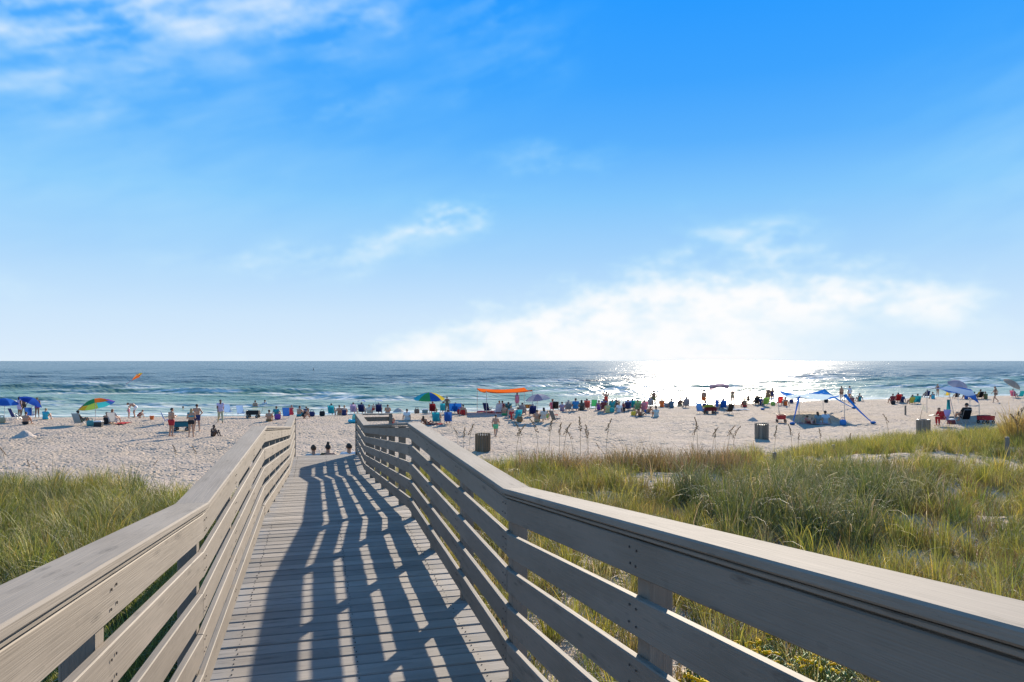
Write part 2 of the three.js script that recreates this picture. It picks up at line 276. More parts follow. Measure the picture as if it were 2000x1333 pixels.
{
  const r = rng(3);
  const bw = thing('boardwalk', 'weathered grey wooden boardwalk with slatted railings ramping down to the beach', 'boardwalk', V(0, 0, 0));
  const dv = new THREE.Vector3(WD.x, 0, -WD.Z), rv = new THREE.Vector3(WR.x, 0, -WR.Z);
  // planks
  for (let s = -6.2; s < DECK_END; s += .156) {
    const w = .1435, y0 = deckY(s) - .02 + (r() - .5) * .006, slope = s < 0 ? -.103 : s > 4.5 && s < 12.7 ? -.089 : 0;
    const along = dv.clone().add(new THREE.Vector3(0, slope, 0)).normalize(), up = new THREE.Vector3().crossVectors(rv, along).normalize().multiplyScalar(-1); if (up.y < 0) up.negate();
    const e = (r() - .5) * .012;
    part('deck_plank', bar(walk(s + .07, -WIDTH - .16 + e, y0), walk(s + .07, .16 + e, y0), along, up, w, .036, .007, r() * 30), deckMats[Math.floor(r() * 4)], bw);
  }
  const screws = []; for (let s = -6.2; s < DECK_END; s += .156) for (const lat of [-WIDTH + .07, -WIDTH / 2, -.07]) for (const o of [.035, .108]) { const c = walk(s + o, lat + (r() - .5) * .02, deckY(s + .07) - .0005 - (s < 0 ? .103 : s > 4.5 && s < 12.7 ? .089 : 0) * (o - .07)); screws.push(new THREE.CylinderGeometry(.0045, .0045, .006, 6).translate(c.x, c.y, c.z)); }
  part('screw_heads', merge(screws), mat([.07, .06, .05], .6), bw).userData.kind = 'stuff';
  // beams under the planks and legs down to the sand
  for (const [name, lat] of [['beam', -WIDTH - .02], ['beam', -WIDTH / 2], ['beam', .02]]) for (const [a, b] of [[-6.2, 0], [0, 4.5], [4.5, 8.6], [8.6, 12.7], [12.7, DECK_END]]) {
    part(name, bar(walk(a, lat, deckY(a + .001) - .16), walk(b - .003, lat, deckY(b - .001) - .16), rv, UP, .045, .23, .004, r() * 9), railMats[2], bw);
  }
  for (let s = -5.5; s < 16; s += 2.9) for (const lat of [-WIDTH - .02, .02]) {
    const p = walk(s, lat, 0), gy = baseHeight(p.x, -p.z) - .5;
    part('support_post', bar(walk(s, lat + (lat < 0 ? -.09 : .09), gy), walk(s, lat + (lat < 0 ? -.09 : .09), deckY(s) - .05), rv, dv, .13, .13, .005, r() * 9), railMats[2], bw);
  }
  // stairs
  const N = 12, rise = 1.94 / N, run = .29;
  for (let k = 1; k < N; k++) part('stair_tread', bar(walk(DECK_END + (k - .5) * run, -WIDTH - .05, 1.94 - k * rise - .02), walk(DECK_END + (k - .5) * run, .05, 1.94 - k * rise - .02), dv, UP, .285, .038, .005, r() * 20), deckMats[k % 4], bw);
  for (const lat of [-WIDTH - .08, .08]) part('stair_stringer', bar(walk(DECK_END - .05, lat, 1.86), walk(DECK_END + N * run, lat, -.14), rv, new THREE.Vector3(0, 1, 0), .045, .28, .004, r() * 9), railMats[1], bw);
  // railings
  const joints = [-6.2, 0, 4.5, 8.6, 12.7, DECK_END], posts = [-4.9, -3.25, -1.7, .05, 1.52, 3.06, 4.52, 5.9, 7.3, 8.65, 10.0, 11.4, 12.72, 14.4, 15.98];
  const courses = [[.058, .182], [.255, .385], [.462, .592], [.669, .799], [.877, 1.007]], TOP = 1.11;
  for (const sideSign of [1, -1]) {
    const rail = new THREE.Group(); rail.name = 'railing'; bw.add(rail); rail.userData.label = sideSign > 0 ? 'shaded railing along the dune grass with wide flat cap' : 'sunlit railing with wide flat cap';
    const lat = (o) => sideSign > 0 ? o : -WIDTH - o;         // o = metres outward from the inner face
    const nails = [], tops = (s) => deckY(s) + TOP;
    for (let k = 0; k < joints.length - 1; k++) {
      const a = joints[k] + .0015, b = joints[k + 1] - .0015, m = railMats[(k + (sideSign > 0 ? 1 : 0)) % 3];
      const ya = tops(a + .002), yb = tops(b - .002);
      courses.forEach(([t, u], q) => {
        const j = (r() - .5) * .006, o = (r() - .5) * .003;
        part('rail_board', bar(walk(a, lat(.016 + o), ya - (t + u) / 2 + j), walk(b, lat(.016 + o), yb - (t + u) / 2 + j), rv, UP, .032, u - t, .004, r() * 30), railMats[Math.floor(r() * 3)], rail);
      });
      part('rail_trim', bar(walk(a, lat(.008), ya - .045), walk(b, lat(.008), yb - .045), rv, UP, .036, .013, .003, r() * 30), m, rail);
      part('cap_board', bar(walk(a, lat(.056), ya - .016), walk(b, lat(.056), yb - .016), rv, UP, .164, .031, .006, r() * 30), capMats[k % 2], rail);
    }
    for (const s of posts) {
      const y1 = tops(s) - .04, p = walk(s, lat(.09), 0);
      part('post', bar(walk(s, lat(.079), deckY(s) - .35), walk(s, lat(.079), y1), rv, dv, .09, .09, .004, r() * 9), railMats[Math.floor(r() * 3)], rail);
      for (const [t, u] of courses) for (const dy of [.035, u - t - .035]) for (const ds of [-.025, .028]) {
        const c = walk(s + ds + (r() - .5) * .012, lat(-.0035), tops(s) - t - dy); nails.push(new THREE.CylinderGeometry(.0042, .0042, .003, 6).rotateZ(Math.PI / 2).rotateY(Math.atan2(WR.Z, WR.x)).translate(c.x, c.y, c.z));
      }
    }
    const nh = part('nail_heads', merge(nails), mat([.06, .05, .045], .6), rail); nh.userData.kind = 'stuff';
    // end post seen at the head of the stairs
    part('end_post', bar(walk(DECK_END + .03, lat(.05), 1.7), walk(DECK_END + .03, lat(.05), tops(DECK_END) - .04), rv, dv, .13, .045, .004, 2), railMats[0], rail);
  }
  // short railing that turns off to the right at the head of the stairs
  const ret = new THREE.Group(); ret.name = 'return_railing'; bw.add(ret);
  const y = 1.94 + TOP - .03;
  part('cap_board', bar(walk(DECK_END + .16, .19, y), walk(DECK_END + .16, 1.0, y), dv, UP, .14, .034, .005, 4), capMats[0], ret);
  for (const t of [.14, .36, .58, .80]) part('rail_board', bar(walk(DECK_END + .2, .19, y - t), walk(DECK_END + .2, 1.0, y - t), dv, UP, .038, .12, .004, 3 + t), railMats[1], ret);
  part('post', bar(walk(DECK_END + .14, .95, -.3), walk(DECK_END + .14, .95, y - .02), rv, dv, .09, .09, .004, 3), railMats[0], ret);
}

// ---------------------------------------------------------------- dune grass
function tuftGeometry(seed, { blades, len, lean, curl, width, spread, segs = 4, straightTop = 0 }) {
  const r = rng(seed), pos = [], idx = [], nor = [], col = [];
  for (let b = 0; b < blades; b++) {
    const a = r() * 6.283, rad = spread * Math.sqrt(r()), L = len * (.45 + .75 * r()), l0 = lean * (.15 + r()), cu = curl * (.3 + 1.2 * r()), w = width * (.6 + .8 * r()), face = a + Math.PI / 2 + (r() - .5) * 2, tone = .45 + .95 * r(), dry = r() < .2 ? 1 : 0;
    let x = Math.cos(a) * rad, z = Math.sin(a) * rad, y = -.03, tilt = l0 * .4; const ca = Math.cos(a + (r() - .5) * 1.2), sa = Math.sin(a + (r() - .5) * 1.2), base = pos.length / 3;
    for (let k = 0; k <= segs; k++) {
      const ww = w * (k === segs ? .12 : 1 - .75 * (k / segs) ** 1.6) / 2, fx = Math.cos(face) * ww, fz = Math.sin(face) * ww;
      pos.push(x - fx, y, z - fz, x + fx, y, z + fz);
      for (let q = 0; q < 2; q++) { nor.push(-Math.sin(face) * .9, .35, Math.cos(face) * .9); col.push(tone * (1 + .5 * dry), tone * (1 + .22 * dry), tone * (1 + .5 * dry)); }
      tilt += (l0 * .6 + cu * (k / segs)) / segs * 1.6; const st = L / segs; x += Math.sin(tilt) * ca * st; z += Math.sin(tilt) * sa * st; y += Math.cos(tilt) * st;
      if (k < segs) { const o = base + k * 2; idx.push(o, o + 1, o + 3, o, o + 3, o + 2); }
    }
  }
  const g = new THREE.BufferGeometry(); g.setAttribute('position', new THREE.Float32BufferAttribute(pos, 3)); g.setAttribute('normal', new THREE.Float32BufferAttribute(nor, 3)); g.setAttribute('color', new THREE.Float32BufferAttribute(col, 3)); g.setIndex(idx); return g;
}
const grassMat = new THREE.MeshPhysicalMaterial({ color: 0xffffff, vertexColors: true, roughness: .75, transmission: .45, thickness: 0, side: THREE.DoubleSide });
const KINDS = {
  upright: [1, 2, 3].map(s => tuftGeometry(s, { blades: 34, len: .68, lean: .36, curl: .75, width: .0125, spread: .15 })),
  droop: [4, 5, 6].map(s => tuftGeometry(s, { blades: 32, len: 1.0, lean: .45, curl: 1.9, width: .0105, spread: .12, segs: 6 })),
  low: [7, 8, 9].map(s => tuftGeometry(s, { blades: 34, len: .34, lean: .6, curl: .9, width: .012, spread: .22, segs: 3 })),
  arc: [12, 13].map(s => tuftGeometry(s, { blades: 11, len: 1.15, lean: .5, curl: 2.0, width: .012, spread: .1, segs: 7 })),
  thin: [10, 11].map(s => tuftGeometry(s, { blades: 34, len: .55, lean: .2, curl: .35, width: .008, spread: .17, segs: 3 })),
};
const planted = {};
function plant(kind, x, Z, scale, color, squash = 1) { const v = Math.floor(gr() * KINDS[kind].length); (planted[kind + v] ??= { g: KINDS[kind][v], list: [] }).list.push([x, Z, scale, color, gr() * 6.283, squash]); }
const gr = rng(404);
const mixc = (a, b, t) => a.map((v, i) => lerp(v, b[i], t));
const GREEN = [.18, .235, .035], OLIVE = [.31, .28, .06], YELLOW = [.56, .44, .09], STRAW = [.52, .42, .22], BROWN = [.23, .135, .06], GREY = [.25, .26, .13], DARK = [.075, .11, .028], LUSH = [.44, .44, .05];
// bare places, x, Z, radius
const onDune = (px, py, y = 1) => { const Z = (EYE - y) * FOCAL / (py - HORIZON); return [(px - 1000) / FOCAL * Z, Z]; };
const bare = [[1310, 942, 2.0], [1375, 948, 2.0], [1700, 905, 2.4], [1590, 903, 1.5], [1900, 910, 2.4], [1790, 1035, .35], [1215, 905, .8], [1960, 975, .6], [1180, 980, .7]].map(([x, y, r]) => [...onDune(x, y), r]);
const brush = [[1310, 918, 2.6], [1270, 920, 1.7], [1370, 915, 1.8], [1110, 915, 1.8], [1180, 905, 1.5]].map(([x, y, r]) => [...onDune(x, y, .8), r]);
const mounds = [[1520, 965, 2.4], [1600, 960, 2.2], [1690, 960, 1.6], [1480, 1010, 1.2], [1560, 1010, 1.6]].map(([x, y, r]) => [...onDune(x, y, 1.2), r]);
const near = (list, x, Z) => { let m = 0; for (const [a, b, r] of list) m = Math.max(m, 1 - Math.hypot(x - a, Z - b) / r); return m; };
{
  // right-hand dune
  for (let k = 0; k < 31000; k++) {
    const Z = 3.2 + Math.pow(gr(), .8) * 40, x = lerp(-6, 34, gr());
    const [s, r] = toWalk(x, Z); if (r < .45) continue;
    const e = duneEdge(x) - 1 + 1.6 * n2(x * .3, 2); if (Z > e) continue;
    if (x / Z > .80 || x / Z < -.32) continue;
    const bareness = near(bare, x, Z), br = near(brush, x, Z), mo = near(mounds, x, Z), cover = fbm(x * .45, Z * .45, 3), hue = fbm(x * .8 + 30, Z * .8, 3), open = sstep(-.45, -.12, cover);
    if (bareness > .15 && gr() < .96) continue;
    if (gr() > .28 + .72 * open) continue;
    if (gr() < .75 * sstep(e - 9, e - .5, Z + 3 * cover) * (x < 14 ? 1 : .5)) continue;
    const q = gr(), clump = fbm(x * 1.1 + 7, Z * 1.1, 2), patch = fbm(x * .35 + 80, Z * .35, 2);
    if (Z < 24 && gr() < .5) plant('low', x + .2 * gr(), Z, .7 + .5 * gr(), mixc(BROWN, OLIVE, .7 * gr()));
    if (br > .05) { plant(q < .6 ? 'thin' : 'upright', x, Z, .9 + .6 * gr(), mixc(BROWN, q < .4 ? STRAW : OLIVE, .2 + .35 * gr())); continue; }
    if (mo > 0) { if (gr() < .12) plant('arc', x, Z, .8 + .5 * gr(), mixc(STRAW, GREY, gr())); if (q < .4) plant('droop', x, Z, .7 + .55 * gr(), mixc(GREY, gr() < .45 ? STRAW : GREEN, .15 + .6 * gr())); else plant('upright', x, Z, .95 + .6 * gr(), mixc(GREEN, gr() < .5 ? OLIVE : DARK, gr())); continue; }
    if (Z < 22 && gr() < .035) plant('arc', x, Z, .7 + .4 * gr(), mixc(STRAW, OLIVE, gr()));
    const tall = clamp(.68 + .7 * clump + .4 * patch, .35, 1.5);
    const green = mixc(mixc(DARK, GREEN, clamp(.65 + clump)), LUSH, clamp(.35 + patch + .6 * (gr() - .5)));
    if (q < .56) { if (clump > -.12 || gr() < .35) plant('upright', x, Z, (.7 + .55 * gr()) * tall, mixc(green, gr() < .6 ? YELLOW : OLIVE, clamp(.22 + hue * .9 + .6 * (gr() - .45)))); }
    else if (q < .72) plant('low', x, Z, .9 + .6 * gr(), mixc(LUSH, gr() < .45 ? OLIVE : BROWN, gr() * .9));
    else if (q < .86) plant('thin', x, Z, (.8 + .5 * gr()) * tall, mixc(gr() < .4 ? BROWN : YELLOW, gr() < .5 ? STRAW : LUSH, .7 * gr()));
    else plant('droop', x, Z, (.5 + .45 * gr()) * tall, mixc(gr() < .5 ? STRAW : GREY, LUSH, gr() * .7));
  }
  // left-hand dune
  for (let k = 0; k < 13000; k++) {
    const Z = 2.5 + gr() * 25, x = lerp(-24, -.5, gr()); const [s, r] = toWalk(x, Z); if (r > -WIDTH - .45) continue;
    const e = 23.6 + 1.2 * n2(x * .35, 7) - 2.5 * sstep(-7.5, -4.5, r) * sstep(14, 20, Z); if (Z > e || x / Z < -.85) continue;
    const q = gr(), hue = fbm(x * .4 + 60, Z * .4, 3), clump = fbm(x * .9 + 3, Z * .9, 2), tall = clamp(.95 + .5 * clump, .55, 1.4);
    if (Z > e - 1.6 && gr() < .4) continue;
    if (q < .5) plant('upright', x, Z, (.75 + .5 * gr()) * tall, mixc(mixc(DARK, GREEN, clamp(.5 + hue + .6 * (gr() - .5))), gr() < .5 ? LUSH : YELLOW, clamp(.9 * gr() + hue * .6 - .05)));
    else if (q < .82) plant('droop', x, Z, (.55 + .4 * gr()) * tall, mixc(GREEN, gr() < .25 ? STRAW : LUSH, .15 + .7 * gr()));
    else plant('low', x, Z, 1 + .5 * gr(), mixc(DARK, YELLOW, gr()));
    if (gr() < .03) plant('arc', x, Z, .6 + .4 * gr(), mixc(STRAW, OLIVE, gr()));
  }
  // a taller clump at the right-hand edge
  for (let k = 0; k < 60; k++) { const [x, Z] = onDune(1975 + gr() * 70, 868 + gr() * 14, .9); plant(gr() < .6 ? 'upright' : 'thin', x, Z, 1.7 + .7 * gr(), mixc(YELLOW, BROWN, gr() * .7)); }
  const m4 = new THREE.Matrix4(), q4 = new THREE.Quaternion(), p3 = new THREE.Vector3(), s3 = new THREE.Vector3(), c3 = new THREE.Color();
  for (const key of Object.keys(planted)) {
    const { g, list } = planted[key], im = cast(new THREE.InstancedMesh(g, grassMat, list.length));
    list.forEach(([x, Z, sc, c, turn], i) => { p3.copy(V(x, groundY(x, Z), Z)); q4.setFromAxisAngle(UP, turn); s3.set(sc, sc * (.9 + .25 * gr()), sc); im.setMatrixAt(i, m4.compose(p3, q4, s3)); im.setColorAt(i, c3.setRGB(...c)); });
    im.name = numbered('dune_grass'); im.userData = { kind: 'stuff', label: 'green and straw coloured dune grass growing beside the boardwalk' }; scene.add(im);
  }
}

// ---------------------------------------------------------------- people: one continuous skin per pose, cut by surface nets from blended tapered bones
const both = (x, y, z) => [[x, y, z], [-x, y, z]];
const POSES = {
  stand: { P: [0, .93, 0], C: [0, 1.24, 0], N: [0, 1.46, -.01], H: [0, 1.605, .015], S: both(.175, 1.395, 0), E: both(.225, 1.12, -.03), W: both(.225, .87, .05), K: both(.1, .49, .03), A: both(.105, .09, -.02) },
  hips: { P: [0, .93, 0], C: [0, 1.24, 0], N: [0, 1.46, -.01], H: [0, 1.605, .02], S: both(.175, 1.395, 0), E: both(.34, 1.17, -.08), W: both(.18, .99, .03), K: both(.12, .49, .02), A: both(.15, .09, -.02) },
  phone: { P: [0, .93, 0], C: [0, 1.24, .0], N: [0, 1.46, 0], H: [0, 1.59, .05], S: both(.175, 1.395, 0), E: both(.24, 1.13, .02), W: both(.09, 1.2, .25), K: both(.1, .49, .02), A: both(.13, .09, -.02) },
  head: { P: [0, .93, 0], C: [0, 1.24, 0], N: [0, 1.46, -.01], H: [0, 1.605, .0], S: both(.175, 1.41, 0), E: both(.36, 1.56, .0), W: both(.13, 1.67, -.05), K: both(.1, .49, .02), A: both(.1, .09, -.02) },
  walk: { P: [0, .92, 0], C: [0, 1.23, .02], N: [0, 1.45, .03], H: [0, 1.6, .06], S: both(.175, 1.39, .02), E: [[.23, 1.13, -.14], [-.23, 1.13, .12]], W: [[.22, .92, -.1], [-.2, .95, .3]], K: [[.1, .5, .2], [-.1, .49, .0]], A: [[.1, .1, .3], [-.1, .15, -.36]] },
  bend: { P: [0, .9, -.1], C: [0, 1.1, .13], N: [0, 1.17, .34], H: [0, 1.18, .49], S: both(.17, 1.13, .28), E: both(.2, .87, .36), W: both(.14, .68, .48), K: both(.1, .48, .04), A: both(.12, .09, -.03) },
  chair: { P: [0, .32, -.02], C: [0, .6, -.16], N: [0, .8, -.22], H: [0, .945, -.185], S: both(.175, .74, -.21), E: both(.265, .5, -.04), W: both(.25, .44, .2), K: both(.12, .47, .4), A: both(.13, .09, .64) },
  ground: { P: [0, .13, 0], C: [0, .42, -.08], N: [0, .625, -.1], H: [0, .77, -.065], S: both(.175, .565, -.1), E: both(.25, .3, -.2), W: both(.27, .05, -.28), K: both(.14, .4, .36), A: both(.12, .09, .6) },
  hug: { P: [0, .13, 0], C: [0, .41, -.02], N: [0, .62, .03], H: [0, .76, .07], S: both(.175, .555, .02), E: both(.25, .36, .16), W: both(.09, .34, .42), K: both(.12, .44, .36), A: both(.11, .09, .52) },
  recline: { P: [0, .13, 0], C: [0, .27, -.27], N: [0, .4, -.44], H: [0, .51, -.52], S: both(.175, .35, -.4), E: both(.26, .08, -.42), W: both(.22, .06, -.18), K: both(.1, .2, .4), A: both(.12, .09, .8) },
  crouch: { P: [0, .3, -.1], C: [0, .52, .08], N: [0, .67, .22], H: [0, .79, .31], S: both(.17, .62, .17), E: both(.2, .4, .32), W: both(.12, .16, .42), K: both(.15, .4, .24), A: both(.12, .09, -.02) },
  step: { P: [0, .12, 0], C: [0, .42, .0], N: [0, .63, .03], H: [0, .775, .07], S: both(.175, .57, .02), E: both(.22, .33, .12), W: both(.12, .25, .34), K: both(.11, .17, .4), A: both(.12, -.22, .42) },
  lean: { P: [0, .55, 0], C: [0, .83, .12], N: [0, 1.01, .23], H: [0, 1.13, .32], S: both(.175, .95, .19), E: both(.22, .72, .33), W: both(.11, .72, .56), K: both(.11, .55, .42), A: both(.11, .1, .4) },
};
function bonesOf(p) {
  const out = [], v = (a) => new THREE.Vector3(...a), add = (tag, a, b, ra, rb) => out.push({ tag, a: v(a), b: v(b), ra, rb });
  const mid = (a, b, t) => a.map((x, i) => lerp(x, b[i], t)), off = (a, x) => [a[0] + x, a[1], a[2]];
  for (const s of [.055, -.055]) { add('torso', off(p.P, s), off(p.C, s), .105, .112); add('chest', off(p.C, s), off(mid(p.C, p.N, .55), s * 1.1), .112, .085); }
  add('chest', p.S[0], p.S[1], .06, .06); add('neck', mid(p.C, p.N, .7), p.H, .06, .052);
  const hip = both(.09, 0, 0).map(h => [p.P[0] + h[0], p.P[1] - .02, p.P[2]]); add('pelvis', hip[0], hip[1], .112, .112);
  for (const k of [0, 1]) {
    add('arm', p.S[k], p.E[k], .052, .041); add('forearm', p.E[k], p.W[k], .041, .029);
    add('thigh', hip[k], p.K[k], .092, .06); add('shin', p.K[k], p.A[k], .061, .036);
    const dir = new THREE.Vector3(p.W[k][0] - p.E[k][0], p.W[k][1] - p.E[k][1], p.W[k][2] - p.E[k][2]).normalize();
    add('hand', p.W[k], [p.W[k][0] + dir.x * .075, p.W[k][1] + dir.y * .075, p.W[k][2] + dir.z * .075], .034, .032);
    const kd = [p.A[k][0] + .015 * Math.sign(p.A[k][0]), p.A[k][1] - .055, p.A[k][2] + .15]; add('foot', [p.A[k][0], p.A[k][1] - .045, p.A[k][2] - .02], kd, .042, .03);
    // five fingers fanned from the end of the palm, thumb from its side
    const e = new THREE.Vector3(...p.W[k]).addScaledVector(dir, .07), sideV = new THREE.Vector3().crossVectors(dir, new THREE.Vector3(p.W[k][0], .3, .2)).normalize();
    out.fingers = (out.fingers || []).concat([[-.027, .055], [-.009, .068], [.009, .064], [.027, .05]].map(([o, l]) => [e.clone().addScaledVector(sideV, o), e.clone().addScaledVector(sideV, o * 1.25).addScaledVector(dir, l * .6).add(new THREE.Vector3(0, -.004, 0)), e.clone().addScaledVector(sideV, o * 1.3).addScaledVector(dir, l).add(new THREE.Vector3(0, -.016, 0))]));
    out.fingers.push([new THREE.Vector3(...p.W[k]).addScaledVector(dir, .03).addScaledVector(sideV, .03), new THREE.Vector3(...p.W[k]).addScaledVector(dir, .06).addScaledVector(sideV, .055), new THREE.Vector3(...p.W[k]).addScaledVector(dir, .09).addScaledVector(sideV, .06)]);
  }
  return out;
}
function boneDistance(b, x, y, z) {
  const dx = b.b.x - b.a.x, dy = b.b.y - b.a.y, dz = b.b.z - b.a.z, L = dx * dx + dy * dy + dz * dz || 1e-9;
  const t = clamp(((x - b.a.x) * dx + (y - b.a.y) * dy + (z - b.a.z) * dz) / L);
  return [Math.hypot(x - b.a.x - dx * t, y - b.a.y - dy * t, z - b.a.z - dz * t) - lerp(b.ra, b.rb, t), t];
}
function headDistance(x, y, z) {       // around the head centre, facing +z
  const sk = (Math.hypot(x / .076, (y - .02) / .098, (z + .005) / .096) - 1) * .08, jaw = (Math.hypot(x / .052, (y + .055) / .062, (z - .03) / .062) - 1) * .055;
  const nose = Math.hypot(x / 1, (y + .012) / 1.6, (z - .098) / 1.2) - .015, ear = Math.min(Math.hypot((x - .078) / .6, (y + .002) / 1.5, z + .005), Math.hypot((x + .078) / .6, (y + .002) / 1.5, z + .005)) - .02;
  const k = .03, h = clamp(.5 + .5 * (jaw - sk) / k); let d = lerp(jaw, sk, h) - k * h * (1 - h); d = Math.min(d, nose, ear);
  for (const s of [1, -1]) d = Math.max(d, .014 - Math.hypot(x - s * .031, y - .012, z - .098));   // eye sockets
  return d;
}
function surfaceNet(lo, hi, cell, f) {
  const n = [0, 1, 2].map(i => Math.ceil((hi[i] - lo[i]) / cell) + 1), [nx, ny, nz] = n, val = new Float32Array(nx * ny * nz), id = (i, j, k) => (k * ny + j) * nx + i;
  for (let k = 0; k < nz; k++) for (let j = 0; j < ny; j++) for (let i = 0; i < nx; i++) val[id(i, j, k)] = f(lo[0] + i * cell, lo[1] + j * cell, lo[2] + k * cell);
  const vid = new Int32Array(nx * ny * nz).fill(-1), pos = [], quads = [];
  const C = [[0, 0, 0], [1, 0, 0], [0, 1, 0], [1, 1, 0], [0, 0, 1], [1, 0, 1], [0, 1, 1], [1, 1, 1]], Ed = [[0, 1], [2, 3], [4, 5], [6, 7], [0, 2], [1, 3], [4, 6], [5, 7], [0, 4], [1, 5], [2, 6], [3, 7]];
  for (let k = 0; k < nz - 1; k++) for (let j = 0; j < ny - 1; j++) for (let i = 0; i < nx - 1; i++) {
    const v = C.map(([a, b, c]) => val[id(i + a, j + b, k + c)]); let m = 0; v.forEach((q, o) => { if (q < 0) m |= 1 << o; }); if (m === 0 || m === 255) continue;
    let s = [0, 0, 0], c = 0; for (const [a, b] of Ed) if ((v[a] < 0) !== (v[b] < 0)) { const t = v[a] / (v[a] - v[b]); for (let q = 0; q < 3; q++) s[q] += C[a][q] + (C[b][q] - C[a][q]) * t; c++; }
    vid[id(i, j, k)] = pos.length / 3; pos.push(lo[0] + (i + s[0] / c) * cell, lo[1] + (j + s[1] / c) * cell, lo[2] + (k + s[2] / c) * cell);
  }
  for (let k = 1; k < nz - 1; k++) for (let j = 1; j < ny - 1; j++) for (let i = 1; i < nx - 1; i++) {
    const a = val[id(i, j, k)] < 0;
    if (a !== val[id(i + 1, j, k)] < 0) { const q = [vid[id(i, j - 1, k - 1)], vid[id(i, j, k - 1)], vid[id(i, j, k)], vid[id(i, j - 1, k)]]; quads.push(a ? q : q.reverse()); }
    if (a !== val[id(i, j + 1, k)] < 0) { const q = [vid[id(i - 1, j, k - 1)], vid[id(i - 1, j, k)], vid[id(i, j, k)], vid[id(i, j, k - 1)]]; quads.push(a ? q : q.reverse()); }
    if (a !== val[id(i, j, k + 1)] < 0) { const q = [vid[id(i - 1, j - 1, k)], vid[id(i, j - 1, k)], vid[id(i, j, k)], vid[id(i - 1, j, k)]]; quads.push(a ? q : q.reverse()); }
  }
  return { pos, quads };
}
function quadGeometry(pos, quads, keep) { const idx = []; for (const q of quads) if (!q.includes(-1) && (!keep || keep(q))) idx.push(q[0], q[1], q[2], q[0], q[2], q[3]); const g = new THREE.BufferGeometry(); g.setAttribute('position', new THREE.Float32BufferAttribute(pos, 3)); g.setIndex(idx); g.computeVertexNormals(); return g; }
const poseCache = {};
function poseOf(name) {
  if (poseCache[name]) return poseCache[name];
  const p = POSES[name], bones = bonesOf(p), K = .035, lo = [9, 9, 9], hi = [-9, -9, -9];
  for (const b of bones) for (const q of [b.a, b.b]) ['x', 'y', 'z'].forEach((c, i) => { lo[i] = Math.min(lo[i], q[c] - .17); hi[i] = Math.max(hi[i], q[c] + .17); });
  const f = (x, y, z) => { let d = 9; for (const b of bones) { const e = boneDistance(b, x, y, z)[0]; if (e > d + .2) continue; const h = clamp(.5 + .5 * (e - d) / K); d = lerp(e, d, h) - K * h * (1 - h); } return d; };
  const net = surfaceNet(lo, hi, .027, f), H = p.H;
  const tags = []; for (let i = 0; i < net.pos.length; i += 3) { let best = 9, tag = '', tt = 0; for (const b of bones) { const [d, t] = boneDistance(b, net.pos[i], net.pos[i + 1], net.pos[i + 2]); if (d < best) { best = d; tag = b.tag; tt = t; } } tags.push([tag, tt]); }
  const body = quadGeometry(net.pos, net.quads), hn = surfaceNet([-.13, -.16, -.14], [.13, .15, .16], .018, headDistance), head = quadGeometry(hn.pos, hn.quads).translate(...H);
  const pieces = [body, head].map(g => { const q = g.clone(); q.setAttribute('color', new THREE.Float32BufferAttribute(new Float32Array(q.attributes.position.count * 3).fill(1), 3)); return q; });
  for (const s of [1, -1]) { const e = new THREE.SphereGeometry(.0095, 6, 4).translate(H[0] + s * .031, H[1] + .012, H[2] + .083); e.deleteAttribute('uv'); e.setAttribute('color', new THREE.Float32BufferAttribute(new Float32Array(e.attributes.position.count * 3).fill(.12), 3)); pieces.push(e); }
  { const e = new THREE.SphereGeometry(.02, 8, 4).scale(1, .3, .4).translate(H[0], H[1] - .052, H[2] + .082); e.deleteAttribute('uv'); const c = []; for (let i = 0; i < e.attributes.position.count; i++) c.push(.8, .5, .5); e.setAttribute('color', new THREE.Float32BufferAttribute(c, 3)); pieces.push(e); }
  for (const [a, b, c] of bones.fingers) { const e = new THREE.TubeGeometry(new THREE.CatmullRomCurve3([a, b, c]), 2, .0085, 5); e.deleteAttribute('uv'); e.setAttribute('color', new THREE.Float32BufferAttribute(new Float32Array(e.attributes.position.count * 3).fill(1), 3)); pieces.push(e); }
  return poseCache[name] = { p, net, tags, skin: mergeGeometries(pieces), wear: {} };
}
const WEAR = {
  trunks: (t, q) => t === 'pelvis' || (t === 'torso' && q < .28) || (t === 'thigh' && q < .62),
  shorts: (t, q) => t === 'pelvis' || (t === 'torso' && q < .3) || (t === 'thigh' && q < .38),
  briefs: (t, q) => t === 'pelvis' || (t === 'thigh' && q < .08),
  bikini_top: (t, q) => (t === 'torso' && q > .86) || (t === 'chest' && q < .22),
  swimsuit: (t, q) => t === 'pelvis' || t === 'torso' || (t === 'chest' && q < .45),
  shirt: (t, q) => t === 'torso' || t === 'chest' || t === 'pelvis' || (t === 'arm' && q < .6),
  tank_top: (t, q) => t === 'torso' || (t === 'chest' && q < .8) || t === 'pelvis',
  hoodie: (t, q) => t === 'torso' || t === 'chest' || t === 'pelvis' || t === 'arm' || t === 'forearm',
  trousers: (t, q) => t === 'pelvis' || t === 'thigh' || (t === 'shin' && q < .92),
  dress: (t, q) => t === 'torso' || t === 'chest' || t === 'pelvis' || (t === 'thigh' && q < .75),
};
function wearOf(pose, kind) {
  const P = poseOf(pose); if (P.wear[kind]) return P.wear[kind];
  const nor = quadGeometry(P.net.pos, P.net.quads).attributes.normal, o = { trunks: .022, trousers: .014, hoodie: .018, shirt: .016, dress: .022 }[kind] ?? .009, pos = P.net.pos.map((v, i) => v + nor.array[i] * o), fn = WEAR[kind];
  return P.wear[kind] = mergeVertices(quadGeometry(pos, P.net.quads, q => q.every(i => fn(...P.tags[i]))).toNonIndexed());
}
